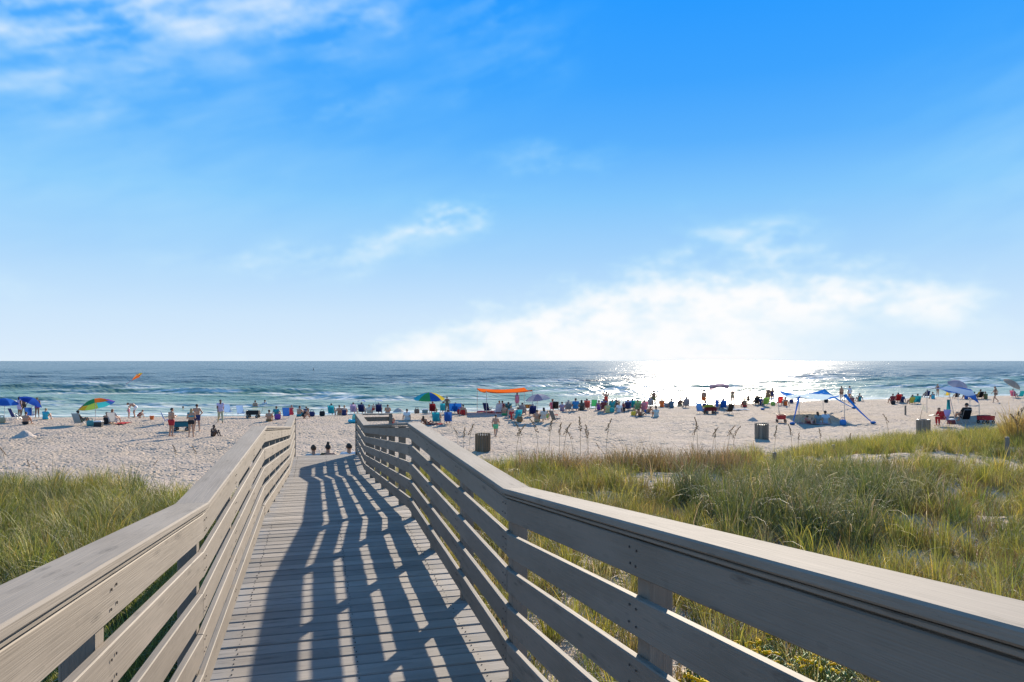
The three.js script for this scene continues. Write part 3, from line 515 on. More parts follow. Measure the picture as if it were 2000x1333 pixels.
function hairGeometry(kind) {
  const cap = (r, t, tilt) => new THREE.SphereGeometry(r, 12, 8, 0, 6.2832, 0, Math.PI * t).scale(.93, 1.08, 1.1).rotateX(tilt), list = [];
  if (kind === 'hat') list.push(new THREE.CylinderGeometry(.085, .1, .1, 14).translate(0, .12, -.01), new THREE.CylinderGeometry(.2, .21, .012, 18).translate(0, .075, 0), cap(.092, .5, -.5));
  else if (kind === 'cap') list.push(cap(.1, .48, 0).translate(0, .03, 0), new THREE.CylinderGeometry(.08, .08, .012, 12, 1, false, -1.57, 3.14).scale(.9, 1, 1.3).rotateY(0).translate(0, .05, .07), cap(.092, .5, -.7));
  else list.push(cap(.094, .5, -.5).translate(0, .018, -.006));
  if (kind === 'bun') list.push(new THREE.SphereGeometry(.045, 8, 6).translate(0, .14, -.045));
  if (kind === 'long') list.push(new THREE.SphereGeometry(.09, 10, 8).scale(.95, 2.0, .55).translate(0, -.1, -.065));
  if (kind === 'tail') list.push(new THREE.SphereGeometry(.035, 8, 6).scale(1, 3, 1).rotateX(.35).translate(0, -.06, -.12));
  return merge(list);
}
const hairCache = {}, SKIN = { fair: [.60, .36, .25], tan: [.46, .25, .155], brown: [.23, .115, .065], dark: [.09, .05, .035] }, HAIR = { black: [.03, .024, .02], brown: [.07, .04, .022], blond: [.38, .26, .12], red: [.25, .09, .04], grey: [.35, .34, .33], straw: [.6, .48, .28], white: [.75, .75, .74], blue: [.06, .13, .4] };
// person(where, pose, turn (0 = towards the boardwalk, PI = towards the sea), options)
function person(pos, pose, turn, o) {
  const g = thing('person', o.label, 'person', pos, turn, o.group), P = poseOf(pose), s = o.size ?? 1, slim = o.slim ? .93 : 1.04; g.scale.set(s * slim, s, s * slim);
  part('body', P.skin, mat(SKIN[o.skin ?? 'fair'], .6, { vertexColors: true }), g);
  const hk = o.hair ?? 'short'; hairCache[hk] ??= hairGeometry(hk);
  const h = part(hk === 'hat' || hk === 'cap' ? hk : 'hair', hairCache[hk], mat(HAIR[o.hc ?? 'brown'], .75), g); h.position.set(...P.p.H);
  for (const [kind, c] of Object.entries(o.wear ?? {})) part(kind, wearOf(pose, kind), mat(c, .85), g);
  return g;
}

// ---------------------------------------------------------------- things on the beach
const SEAWARD = Math.PI, metal = mat([.5, .5, .5], .35, { metalness: .8 }), darkMetal = mat([.05, .05, .055], .4, { metalness: .5 }), whitePaint = mat([.7, .7, .68], .5), rubber = mat([.02, .02, .02], .8);
const cloth = (c) => mat(c, .9, { transmission: .25, thickness: 0, specularIntensity: 0, side: THREE.DoubleSide });
const RED = [.45, .03, .03], BLUE = [.03, .12, .42], NAVY = [.02, .03, .11], TEAL = [.02, .26, .30], LBLUE = [.28, .45, .72], BLACK = [.018, .018, .02], GREY_ = [.3, .3, .32], WHITE = [.72, .72, .72], PINK = [.62, .17, .26], ORANGE = [.75, .16, .03], YEL = [.72, .52, .06], GRN = [.05, .32, .12], PURPLE = [.17, .06, .3], LAV = [.48, .38, .6], TAN = [.5, .38, .22], KHAKI = [.42, .36, .24], CREAM = [.66, .6, .48], MAUVE = [.33, .27, .36], LIME = [.3, .5, .1], CYAN = [.04, .42, .52], MAROON = [.2, .02, .03], OLIVE_ = [.14, .15, .06];
function sheet(nu, nv, fn, thick = .004) {    // a sheet of cloth with a hair of thickness
  const a = [], idx = []; for (let j = 0; j <= nv; j++) for (let i = 0; i <= nu; i++) a.push(...fn(i / nu, j / nv));
  for (let j = 0; j < nv; j++) for (let i = 0; i < nu; i++) { const o = j * (nu + 1) + i; idx.push(o, o + 1, o + nu + 2, o, o + nu + 2, o + nu + 1); }
  const g = new THREE.BufferGeometry(); g.setAttribute('position', new THREE.Float32BufferAttribute(a, 3)); g.setIndex(idx); g.computeVertexNormals(); return g;
}
const geoms = {}; const geo = (k, f) => geoms[k] ??= f();
function beachChair(pos, turn, c, label, { canopy, high = 0, frame = metal, group } = {}) {
  const g = thing(canopy ? 'canopy_chair' : 'beach_chair', label, 'chair', pos, turn, group), y = high;
  part('frame', geo('cf' + high, () => merge([1, -1].flatMap(s => [rod([s * .28, .01, .36], [s * .28, .5 + y, -.22], .012), rod([s * .28, .01, -.34], [s * .28, .46 + y, .24], .012), rod([s * .27, .2 + y, -.16], [s * .27, .9 + y, -.46], .012)]).concat([rod([-.28, .02, -.34], [.28, .02, -.34], .01), rod([-.27, .9 + y, -.46], [.27, .9 + y, -.46], .012)]))), frame, g);
  part('seat', geo('cs' + high, () => sheet(6, 6, (u, v) => [(u - .5) * .54, .25 + y - .05 * Math.sin(u * Math.PI) * Math.sin(v * Math.PI) + .06 * v, -.18 + v * .5])), cloth(c), g);
  part('backrest', geo('cb' + high, () => sheet(6, 6, (u, v) => [(u - .5) * .54, .2 + y + v * .68, -.17 - v * .285 - .05 * Math.sin(v * Math.PI) * Math.sin(u * Math.PI)])), cloth(c), g);
  for (const s of [1, -1]) part('armrest', geo('ca' + high + s, () => box(.05, .025, .46, s * .29, .475 + y, .02)), frame === metal ? mat([.3, .25, .2], .6) : frame, g);
  if (canopy) { part('sunshade', geo('cc', () => sheet(8, 6, (u, v) => { const a = (u - .5) * 2.2; return [Math.sin(a) * .36, 1.05 + y + .2 * Math.cos(a), -.42 + v * .6 - .1 * v * v]; })), cloth(canopy), g); part('sunshade_arms', geo('cca', () => merge([1, -1].map(s => rod([s * .29, .85 + y, -.44], [s * .3, 1.16 + y, -.2], .01)))), frame, g); }
  return g;
}
function umbrella(pos, label, colors, { r = 1.05, h = 1.95, tilt = 0, dir = 0, white } = {}) {
  const g = thing('beach_umbrella', label, 'umbrella', pos, dir), n = 8;
  part('pole', rod([0, -.3, 0], [0, h - .1, 0], .019, 8), whitePaint, g);
  const top = new THREE.Group(); top.name = 'canopy'; top.position.set(0, h - .12, 0); top.rotation.x = tilt; g.add(top);
  part('upper_pole', rod([0, 0, 0], [0, .17, 0], .016), whitePaint, top);
  for (let k = 0; k < n; k++) {
    const geomk = geo('up' + r + k, () => sheet(6, 6, (u, v) => { const a = (k + u) / n * 6.2832, rr = r * v, sag = .06 * r * Math.sin(u * Math.PI) * v; return [Math.cos(a) * rr * (1 - .08 * Math.sin(u * Math.PI) * v * v), .17 - .42 * r * v * v * .9 - .06 * v - sag * .4, Math.sin(a) * rr * (1 - .08 * Math.sin(u * Math.PI) * v * v)]; }));
    const m = part('panel', geomk, mat(colors[k % colors.length], .85, { transmission: .35, thickness: 0, specularIntensity: 0, side: THREE.DoubleSide }), top); m.userData = {};
    part('rib', geo('ur' + r + k, () => { const a = k / n * 6.2832; return tube([0, .33, .66, 1].map(v => [Math.cos(a) * r * v, .155 - .378 * r * v * v - .06 * v, Math.sin(a) * r * v]), .006, 4); }), metal, top);
  }
  return g;
}
function wagon(pos, turn, c, label, stripe) {
  const g = thing('beach_wagon', label, 'wagon', pos, turn);
  part('tub', geo('wt', () => merge([box(.96, .03, .5, 0, .28, 0), box(.98, .3, .025, 0, .43, .25), box(.98, .3, .025, 0, .43, -.25), box(.025, .3, .5, .49, .43, 0), box(.025, .3, .5, -.49, .43, 0)])), mat(c, .85), g);
  part('rim', geo('wr', () => merge([rod([-.5, .585, .265], [.5, .585, .265], .014), rod([-.5, .585, -.265], [.5, .585, -.265], .014), rod([.5, .585, -.265], [.5, .585, .265], .014), rod([-.5, .585, -.265], [-.5, .585, .265], .014)])), darkMetal, g);
  part('handle', geo('wh', () => tube([[.5, .25, 0], [.68, .5, 0], [.78, .85, 0]], .013, 6)), darkMetal, g);
  for (const x of [.36, -.36]) for (const z of [.28, -.28]) { const w = part('wheel', geo('ww', () => new THREE.TorusGeometry(.095, .035, 8, 16)), rubber, g); w.position.set(x, .13, z); part('rim', geo('wm', () => new THREE.CylinderGeometry(.07, .07, .04, 12).rotateX(Math.PI / 2)), mat([.2, .2, .2], .5), w); part('fork', geo('wf', () => box(.04, .13, .03, 0, .1, 0)), darkMetal, w); }
  if (stripe) for (const x of [-.3, 0, .3]) part('stripe', geo('ws', () => box(.05, .28, .006, 0, 0, 0)), mat(stripe, .8), g).position.set(x, .43, .268);
  return g;
}
function cooler(pos, turn, c, label) {
  const g = thing('cooler', label, 'cooler', pos, turn);
  part('body', geo('kb', () => merge([box(.5, .3, .32, 0, .16, 0)])), mat(c, .5), g); part('lid', geo('kl', () => merge([box(.53, .06, .35, 0, .345, 0), box(.4, .02, .24, 0, .385, 0)])), mat(WHITE, .5), g);
  part('handle', geo('kh', () => tube([[-.27, .28, 0], [-.29, .42, 0], [0, .47, 0], [.29, .42, 0], [.27, .28, 0]], .01, 5)), darkMetal, g); return g;
}
function bag(pos, turn, c, label, kind = 'beach_bag') {
  const g = thing(kind, label, 'bag', pos, turn);
  part('body', geo('bb', () => { const q = new THREE.SphereGeometry(.24, 14, 10); const p = q.attributes.position; for (let i = 0; i < p.count; i++) { const x = p.getX(i), y = p.getY(i), z = p.getZ(i), k = .22 / Math.max(.001, Math.pow(Math.abs(x) ** 4 + Math.abs(y) ** 4 + Math.abs(z) ** 4, .25)); p.setXYZ(i, x * k * 1.05, y * k * .95 + .2, z * k * .6); } q.computeVertexNormals(); return q; }), mat(c, .9), g);
  for (const s of [1, -1]) part('strap', geo('bs' + s, () => tube([[-.12, .36, s * .07], [-.09, .54, s * .06], [.09, .54, s * .06], [.12, .36, s * .07]], .014, 5)), mat(c.map(v => v * .6), .9), g); return g;
}
function towel(pos, turn, c, label, w = .85, l = 1.6) { const g = thing('beach_towel', label, 'towel', pos, turn); part('cloth', geo('tw' + w + l, () => { const f = (e) => sheet(10, 14, (u, v) => [(u - .5) * w, .05 + e + .03 * n2(u * 3, v * 4) + .015 * n2(u * 9, v * 9), (v - .5) * l]); return merge([f(.012), f(0)]); }), cloth(c), g); return g; }
function bin(pos, label, c, { liner } = {}) {
  const g = thing('trash_bin', label, 'trash bin', pos, .2), n = 20, R = .38, H = .86, r = rng(label.length * 7);
  const ms = [.8, 1, 1.2].map(k => wood(c.map(v => v * k), .004, .9));
  for (let k = 0; k < n; k++) { const a = k / n * 6.2832, x = Math.cos(a) * R, z = Math.sin(a) * R, t = new THREE.Vector3(-Math.sin(a), 0, Math.cos(a)), o = new THREE.Vector3(Math.cos(a), 0, Math.sin(a)); part('slat', bar(new THREE.Vector3(x, .0, z), new THREE.Vector3(x, H + .025 * r(), z), t, o, .098, .022, .004, r() * 9), ms[Math.floor(r() * 3)], g); }
  part('drum', new THREE.CylinderGeometry(R - .03, R - .03, H - .06, 24).translate(0, H / 2 - .02, 0), mat([.32, .33, .33], .55, { metalness: .3 }), g);
  for (const y of [.2, .68]) part('hoop', new THREE.TorusGeometry(R - .018, .012, 5, 28).rotateX(Math.PI / 2).translate(0, y, 0), metal, g);
  if (liner) part('liner', new THREE.TorusGeometry(R - .06, .05, 8, 24).rotateX(Math.PI / 2).scale(1, .7, 1).translate(0, H - .01, 0), mat([.03, .06, .08], .35), g);
  return g;
}
const far = (px, py, dy = 0) => { const p = at(px, py); p.y += dy; return p; };
const facing = (deg) => deg * Math.PI / 180;

// umbrellas
umbrella(at(8, 826), 'plain blue beach umbrella beside two standing bathers, cut by the picture edge', [BLUE, [.04, .15, .5]], { r: .95, h: 1.7, tilt: .1, dir: 1 });
umbrella(at(62, 823), 'tilted plain blue beach umbrella over a bather in a purple bikini', [[.02, .06, .3], [.03, .1, .42]], { r: .85, h: 1.7, tilt: -.5, dir: -1.2 });
umbrella(at(186, 829), 'tilted rainbow umbrella with pink, orange and lime panels beside a black cooler', [PINK, YEL, LIME, CYAN, BLUE, PURPLE, ORANGE, GRN], { r: 1.2, h: 1.75, tilt: .32, dir: -1.9 });
umbrella(at(838, 817), 'upright rainbow umbrella with red, yellow and blue panels on a white pole', [YEL, BLUE, GRN, CYAN, RED, YEL, GRN, BLUE], { r: 1.28, h: 2.0, tilt: .1, dir: .2 });
umbrella(at(1050, 822), 'grey and pale pink umbrella beside the tan wagon', [MAUVE, [.6, .5, .5], [.28, .25, .36], [.66, .58, .56]], { r: .98, h: 1.95, tilt: .12, dir: -1.2 });
umbrella(at(1872, 787), 'mauve umbrella in front of the surf behind the grey canopy', [[.4, .36, .42], [.46, .42, .48]], { r: 1.0, h: 2.3, tilt: .45, dir: .1 });
umbrella(at(1980, 783), 'tilted beige umbrella above a pink chair', [[.4, .33, .27], [.36, .3, .25]], { r: 1.0, h: 2.2, tilt: .62, dir: .6 });

// stretched cloths on poles
function canopyOn(name, label, corners, feet, c, sag, cornerColor, valance) {
  const o = corners[0].clone().setY(0), g = thing(name, label, 'canopy', o), L = corners.map(p => p.clone().sub(o)), F = feet.map(p => p.clone().sub(o));
  const f = (u, v) => { const p = new THREE.Vector3().addScaledVector(L[0], (1 - u) * (1 - v)).addScaledVector(L[1], u * (1 - v)).addScaledVector(L[2], u * v).addScaledVector(L[3], (1 - u) * v); const b = Math.sin(u * Math.PI), d = Math.sin(v * Math.PI); p.y += -sag * (b * (1 - .5 * d) + d * (1 - .5 * b)) * .8 + .05 * sag * n2(u * 5, v * 5); return [p.x, p.y, p.z]; };
  part('cloth', sheet(18, 12, f), cloth(c), g);
  if (valance) for (const e of [0, 1, 2, 3]) part('valance', sheet(14, 3, (u, v) => { const p = e === 0 ? f(.001, u) : e === 1 ? f(.999, u) : e === 2 ? f(u, .001) : f(u, .999); return [p[0], p[1] - v * valance * (.75 + .25 * Math.sin(u * 9)), p[2] + .03 * Math.sin(u * 14) * v]; }), cloth(c), g);
  if (cornerColor) [[0, 0], [1, 0], [1, 1], [0, 1]].forEach(([a, b]) => part('corner_patch', sheet(8, 8, (u, v) => { const t = u * (1 - .45 * v), w = v * (1 - .45 * u), p = f(Math.abs(a - t * .36), Math.abs(b - w * .4)); return [p[0], p[1] + .006, p[2]]; }), cloth(cornerColor), g));
  F.forEach((p, i) => part('pole', rod([p.x, p.y - .2, p.z], [L[i].x, L[i].y + .04, L[i].z], .026, 8), metal, g)); return g;
}
{
  const up = (p, h) => p.clone().setY(p.y + h), q = [far(932, 804), far(950, 809), far(1040, 807), far(1024, 801)];
  canopyOn('sun_canopy', 'bright orange sun canopy stretched flat on thin poles', [2.18, 1.95, 1.98, 2.2].map((h, i) => up(q[i], h)), q, [.8, .14, .02], .2, null, .1);
  const t = [far(1521, 806), far(1561, 826), far(1650, 822), far(1608, 803)];
  const g = canopyOn('stretch_tent', 'white stretch tent with blue corners held out by sandbag anchors', [up(t[0], 1.9), up(t[1], 1.92), up(t[2], 1.95), up(t[3], 1.9)], t, [.62, .72, .72], .42, [.02, .16, .5]);
  const o = g.position; for (const [k, px, py] of [[2, 1706, 829], [1, 1548, 830], [0, 1490, 801], [3, 1668, 797]]) {
    const a = up(t[k], 1.92).sub(o), b = far(px, py).sub(o), e = new THREE.Vector3(.1, 0, .05); b.y += .03;
    part('anchor_strap', sheet(2, 10, (u, v) => { const p = a.clone().lerp(b, v), w = lerp(.3, .06, Math.sqrt(v)) * (u - .5); return [p.x + w * .7, p.y + w * .5 - .1 * Math.sin(v * Math.PI), p.z + w * .4]; }), cloth([.02, .16, .5]), g);
    part('sandbag', new THREE.SphereGeometry(.17, 10, 8).scale(1.2, .6, .9).translate(b.x, b.y + .06, b.z), mat([.03, .14, .38], .9), g);
  }
  const m = [far(1386, 797), far(1389, 793), far(1423, 792), far(1424, 796)];
  const cm = canopyOn('pop_up_canopy', 'small mauve pop up canopy at the water edge in the sun glitter', [up(m[0], 2.0), up(m[1], 2.15), up(m[2], 2.15), up(m[3], 2.0)], m, [.26, .2, .25], -.2, null, .3);
  const k = [far(1811, 806), far(1870, 829), far(1913, 828), far(1895, 803)];
  canopyOn('beach_cabana', 'blue and grey cabana cloth arched on poles over a man in black', [up(k[0], 1.95), up(k[1], 1.9).add(new THREE.Vector3(-.6, .32, 0)), up(k[2], 1.42), up(k[3], 1.95)], [k[0], k[1], k[2], k[3]], [.22, .32, .46], -.3, [.03, .1, .32]);
}
// bins, stakes
bin(at(943, 881), 'brown wooden slat trash bin behind the railing with sea oats around it', [.24, .16, .09]);
bin(at(1488, 857), 'grey wooden slat trash bin on open sand with its shadow in front', [.26, .21, .16]);
bin(at(1804, 848), 'wooden slat trash bin with dark liner half hidden by dune grass', [.25, .2, .15], { liner: true });
{
  const stakes = [[1513, 915, .55, 'short square wooden stake at the edge of the tall dune grass'], [1629, 893, .5, 'short wooden stake among grass below the stretch tent'], [1253, 912, .5, 'short wooden stake in the brown brush beyond the railing'], [1385, 900, .5, 'short wooden stake in the brown brush beside bare sand'], [1968, 893, .75, 'wooden stake in grass below the red wagon by the cabana'], [1769, 812, .8, 'thin brown stake on open sand near the teal loveseat']];
  for (const [px, py, h, label] of stakes) { const p = at(px, py), g = thing('wooden_stake', label, 'stake', p, .3); part('shaft', bar(new THREE.Vector3(0, -.3, 0), new THREE.Vector3(0, h, 0), new THREE.Vector3(1, 0, 0), new THREE.Vector3(0, 0, 1), .11, .11, .012, h), railMats[0], g); part('tip', new THREE.ConeGeometry(.065, .035, 4).rotateY(Math.PI / 4).translate(0, h + .016, 0), railMats[2], g); }
  const g = thing('pennant', 'pale cloth flag on a bent stick rising from the lined trash bin', 'flag', far(1800, 846, 0)); part('stick', tube([[-.08, .5, .1], [-.1, 1.0, .1], [.02, 1.5, .1], [.1, 1.75, .1]], .012, 5), mat([.12, .08, .05], .8), g); part('cloth', sheet(6, 4, (u, v) => [-.05 + u * .32, 1.72 - v * .28 - u * .1 + .03 * Math.sin(u * 6), .1 + .05 * Math.sin(u * 5)]), cloth(CREAM), g);
}
// chairs: [px, py, colour, turn (deg, 180 = facing the sea), label, options]
for (const [px, py, c, deg, label, o] of [
  [30, 820, NAVY, 150, 'dark navy beach chair beneath the first blue umbrella'], [59, 817, BLUE, 190, 'blue beach chair between the two blue umbrellas'],
  [155, 832, [.4, .42, .4], 170, 'patterned grey beach chair holding a leaning bather under the rainbow umbrella'], [222, 829, [.5, .5, .5], 180, 'light grey high backed chair beside the rainbow umbrella with pink panels'],
  [327, 829, BLUE, 120, 'blue chair behind the man in red trunks'], [446, 814, LBLUE, 180, 'pale blue striped folding chair standing empty next to a man in lavender shirt', { high: .16, frame: whitePaint }], [471, 817, LBLUE, 180, 'pale blue striped folding chair standing empty next to the black wagon', { high: .16, frame: whitePaint }],
  [561, 818, BLUE, 180, 'blue chair beside the child in red past the end of the railing'], [648, 812, CYAN, 180, 'teal chair under a man in a dark top'], [691, 809, LAV, 180, 'lavender chair beside the canopy chairs'],
  [707, 809, NAVY, 175, 'navy chair with blue sunshade carrying a dark haired sitter', { canopy: [.05, .12, .4] }], [740, 809, NAVY, 185, 'navy chair with blue sunshade and pale stripe on the open sand side', { canopy: [.1, .2, .5] }],
  [845, 808, MAROON, 180, 'maroon chair beneath the upright rainbow umbrella'], [866, 807, CYAN, 180, 'turquoise and pink chair beside the standing girl'], [853, 829, CYAN, 175, 'teal chair holding a broad bather in front of the rainbow umbrella'], [875, 829, BLUE, 185, 'blue chair holding a bather with long brown hair'],
  [953, 807, NAVY, 150, 'navy chair under the orange canopy'], [972, 809, WHITE, 200, 'white folding chair under the orange canopy', { frame: whitePaint }], [993, 809, TEAL, 180, 'dark teal chair under the orange canopy'], [1010, 823, CYAN, 200, 'turquoise chair in the shade of the grey umbrella'],
  [1085, 803, BLACK, 180, 'black chair beside the bather in a pink hat'], [1086, 826, [.08, .09, .1], 120, 'low black chair alone on the sand near the grey umbrella'], [1110, 804, GREY_, 180, 'grey chair beside the bather in a blue shirt'], [1124, 803, [.3, .33, .4], 180, 'silver blue chair under the bather in a blue shirt'], [1160, 798, GRN, 180, 'empty green chair near the water'],
  [1179, 803, BLUE, 180, 'blue chair at the near end of the long seated row'], [1195, 803, TEAL, 180, 'teal chair in the long seated row'], [1226, 802, [.05, .2, .6], 180, 'bright blue chair beside a child in red'], [1245, 803, GRN, 180, 'green chair in the long seated row'], [1257, 804, PINK, 190, 'pink chair at the end of the long seated row'],
  [1270, 794, [.05, .15, .4], 180, 'blue chair beside a standing bather by the glitter'], [1369, 808, [.05, .15, .4], 140, 'low blue chair beside the maroon wagon'], [1423, 809, BLACK, 200, 'dark chair standing alone near the white towel'], [1478, 791, BLACK, 180, 'black chair in the backlit pair by the surf'], [1522, 792, RED, 180, 'red chair behind the stretch tent'],
  [1753, 787, RED, 180, 'red chair under a bather in red'], [1810, 777, NAVY, 180, 'navy chair behind the teal loveseat'], [1850, 776, YEL, 180, 'yellow chair beside the mauve umbrella'], [1896, 779, CYAN, 180, 'turquoise chair below the mauve umbrella'], [1981, 777, PINK, 120, 'pink chair below the beige umbrella'], [1993, 778, TEAL, 180, 'tall teal chair beside the pink chair'],
  [1842, 832, [.2, .25, .5], -70, 'blue seat under the bather dressed in red', { high: .2 }], [1884, 829, BLACK, 180, 'wide black chair under the man in black', { high: .15 }], [1913, 780, BLACK, 190, 'black wheeled chair carrying a bather in yellow'],
]) beachChair(at(px, py), facing(deg), c, label, o);
// wide soft seats
for (const [px, py, c, deg, label] of [[890, 808, [.02, .14, .5], 178, 'wide blue loveseat beside the upright rainbow umbrella'], [1786, 789, TEAL, 178, 'wide teal loveseat holding two bathers']]) { const g = beachChair(at(px, py), facing(deg), c, label); g.scale.set(2, 1, 1); }
wagon(at(355, 842), .2, [.02, .14, .17], 'dark teal wagon between the bather in red trunks and the one in black shorts');
wagon(at(494, 817), .05, BLACK, 'black wagon next to the pale blue folding chairs'); wagon(at(1032, 803), .1, [.55, .3, .06], 'tan and orange wagon loaded with gear beside the grey umbrella', [.12, .06, .02]);
wagon(at(1387, 809), .1, MAROON, 'maroon wagon covered with a yellow cloth near the mauve canopy'); wagon(at(1526, 826), 1.35, [.5, .04, .03], 'bright red wagon on open sand left of the stretch tent'.replace(' left of', ' outside')); wagon(at(1926, 827), .08, [.4, .02, .03], 'red wagon beside the cabana on the dune side');
{ const g = thing('draped_cloth', 'yellow green cloth heaped over the maroon wagon', 'cloth', far(1385, 809, .58), .1); part('cloth', sheet(10, 6, (u, v) => [(u - .5) * 1.05, .02 + .2 * Math.sin(u * 3) * Math.sin(v * Math.PI) + .04 * n2(u * 6, v * 6), (v - .5) * .55]), cloth([.4, .36, .05]), g); }
cooler(at(192, 833), .1, BLACK, 'black cooler under the rainbow umbrella with pink panels'); cooler(at(830, 808), .1, [.2, .28, .26], 'grey green cooler beside the white umbrella pole'); cooler(at(1859, 828), .3, MAROON, 'maroon cooler beside the bather dressed in red');
for (const [px, py, c, label, kind] of [[176, 833, [.1, .3, .28], 'teal tote next to the black cooler'], [3, 828, TAN, 'straw coloured bag at the picture edge under the blue umbrella'], [542, 821, PURPLE, 'purple bag beside the bather sitting past the railing'], [609, 814, NAVY, 'navy backpack on the sand beyond the steps', 'backpack'], [629, 813, BLACK, 'black backpack on the sand beyond the steps', 'backpack'], [814, 808, [.2, .14, .1], 'brown bag near the grey green cooler'], [1015, 826, BROWN, 'brown bag in the shade of the grey umbrella'], [1216, 805, BLACK, 'black bag at the foot of the bather in white'], [1238, 812, YEL, 'yellow bag in front of the long seated row'], [1302, 796, GREY_, 'grey bag beside the bather in orange'], [1647, 831, [.05, .2, .5], 'blue bag at the foot of a tent pole'], [1572, 827, KHAKI, 'khaki bag beneath the stretch tent'], [1546, 788, NAVY, 'navy bag behind the stretch tent near the surf'], [1614, 787, BLACK, 'black bag behind the stretch tent near the surf'], [1745, 791, BLACK, 'black bag in front of the bathers in red'], [1510, 793, LIME, 'lime bag behind the stretch tent'], [898, 809, RED, 'red bag against the blue loveseat'], [1195, 806, [.05, .4, .35], 'small turquoise bag in front of the teal chair']]) bag(at(px, py), .3, c, label, kind);
for (const [px, py, c, label, w, l] of [[240, 828, [.6, .1, .1], 'red towel beside the light grey chair', .7, 1.2], [960, 806, [.6, .14, .16], 'red blanket spread under the orange canopy', 2.6, 1.4], [1442, 801, WHITE, 'white towel lying on open sand', 1.8, 1.2], [1590, 829, [.55, .32, .32], 'pink blanket under the stretch tent', 2.0, 1.2], [1079, 811, RED, 'crumpled red towel near the black chair', .9, .6], [850, 830, [.6, .15, .12], 'red towel between the teal and blue chairs', 1.0, .8], [1250, 814, [.3, .34, .36], 'grey blanket in front of the long seated row', 1.6, .9]]) towel(at(px, py), Math.PI / 2 * 0, c, label, w, l);
// float, sand heaps, bucket, kite, buoy
{ const g = thing('baby_float', 'teal ring float with pale green dome seat on open sand', 'float', at(694, 826), 0); part('ring', new THREE.TorusGeometry(.42, .13, 10, 24).rotateX(Math.PI / 2).translate(0, .14, 0), mat(CYAN, .35), g); part('dome', new THREE.SphereGeometry(.26, 16, 10).scale(1, 1.15, 1).translate(0, .36, 0), mat([.2, .5, .36], .4), g); }
for (const [px, py, s, label] of [[778, 806, 1, 'heaped sand pile at the water edge past the railing'], [48, 853, .9, 'low sand heap with a dug hole on the open beach'], [1470, 823, .7, 'small sand heap on the open beach near the red wagon']]) { const g = thing('sand_heap', label, 'sand heap', at(px, py)); part('heap', sheet(20, 20, (u, v) => { const x = (u - .5) * 1.9 * s, z = (v - .5) * 1.6 * s, q = Math.hypot(x, z) / s; return [x, -.1 + .5 * s * Math.exp(-q * q * 4) + .05 * n2(u * 7 + px, v * 7), z]; }), mat([.44, .37, .31], .95), g); }
{ const g = thing('toy_bucket', 'small orange bucket on the sand near a child in red', 'bucket', at(296, 820)); part('pail', new THREE.LatheGeometry([[0, .01], [.12, .01], [.17, .3], [.16, .3], [.11, .02], [0, .02]].map(p => new THREE.Vector2(...p)), 14), mat(ORANGE, .4), g); part('handle', tube([[-.16, .29, 0], [0, .42, .05], [.16, .29, 0]], .008, 5), whitePaint, g); }
{ const Z = 52, p = V((268 - 1000) / FOCAL * Z, EYE - (737 - HORIZON) / FOCAL * Z, Z), g = thing('kite', 'small orange rainbow kite flying over the sea', 'kite', p, .2); const q = (pts, c) => part('panel', sheet(4, 4, (u, v) => { const a = pts[0].map((x, i) => lerp(lerp(x, pts[1][i], u), lerp(pts[3][i], pts[2][i], u), v)); return [a[0], a[1], a[2] + .06 * Math.sin(u * 3)]; }), cloth(c), g); q([[-.4, -.25, 0], [0, .1, .08], [.35, .28, 0], [.1, -.02, 0]], ORANGE); q([[-.4, -.25, 0], [-.05, .2, 0], [.2, .3, 0], [0, .1, .08]], [.7, .3, .1]); q([[0, .2, 0], [.2, .3, 0], [.35, .28, 0], [.15, .1, .04]], YEL); part('spine', rod([-.4, -.25, .02], [.34, .28, .02], .008), darkMetal, g); part('tail', tube([[-.4, -.25, 0], [-.6, -.4, .1], [-.75, -.5, 0]], .012, 4), mat(PINK, .8), g); }
{ const Z = 330, g = thing('channel_marker', 'dark marker buoy far out on the open water', 'buoy', V((612 - 1000) / FOCAL * Z, SEA, Z)); g.scale.setScalar(.55); part('float', new THREE.CylinderGeometry(.8, .9, .8, 12), mat([.03, .04, .05], .5), g); part('tower', merge([0, 1, 2].map(k => rod([.6 * Math.cos(k * 2.1), .3, .6 * Math.sin(k * 2.1)], [0, 2.6, 0], .09)).concat([box(.4, .5, .4, 0, 2.6, 0)])), mat([.03, .04, .05], .5), g); }

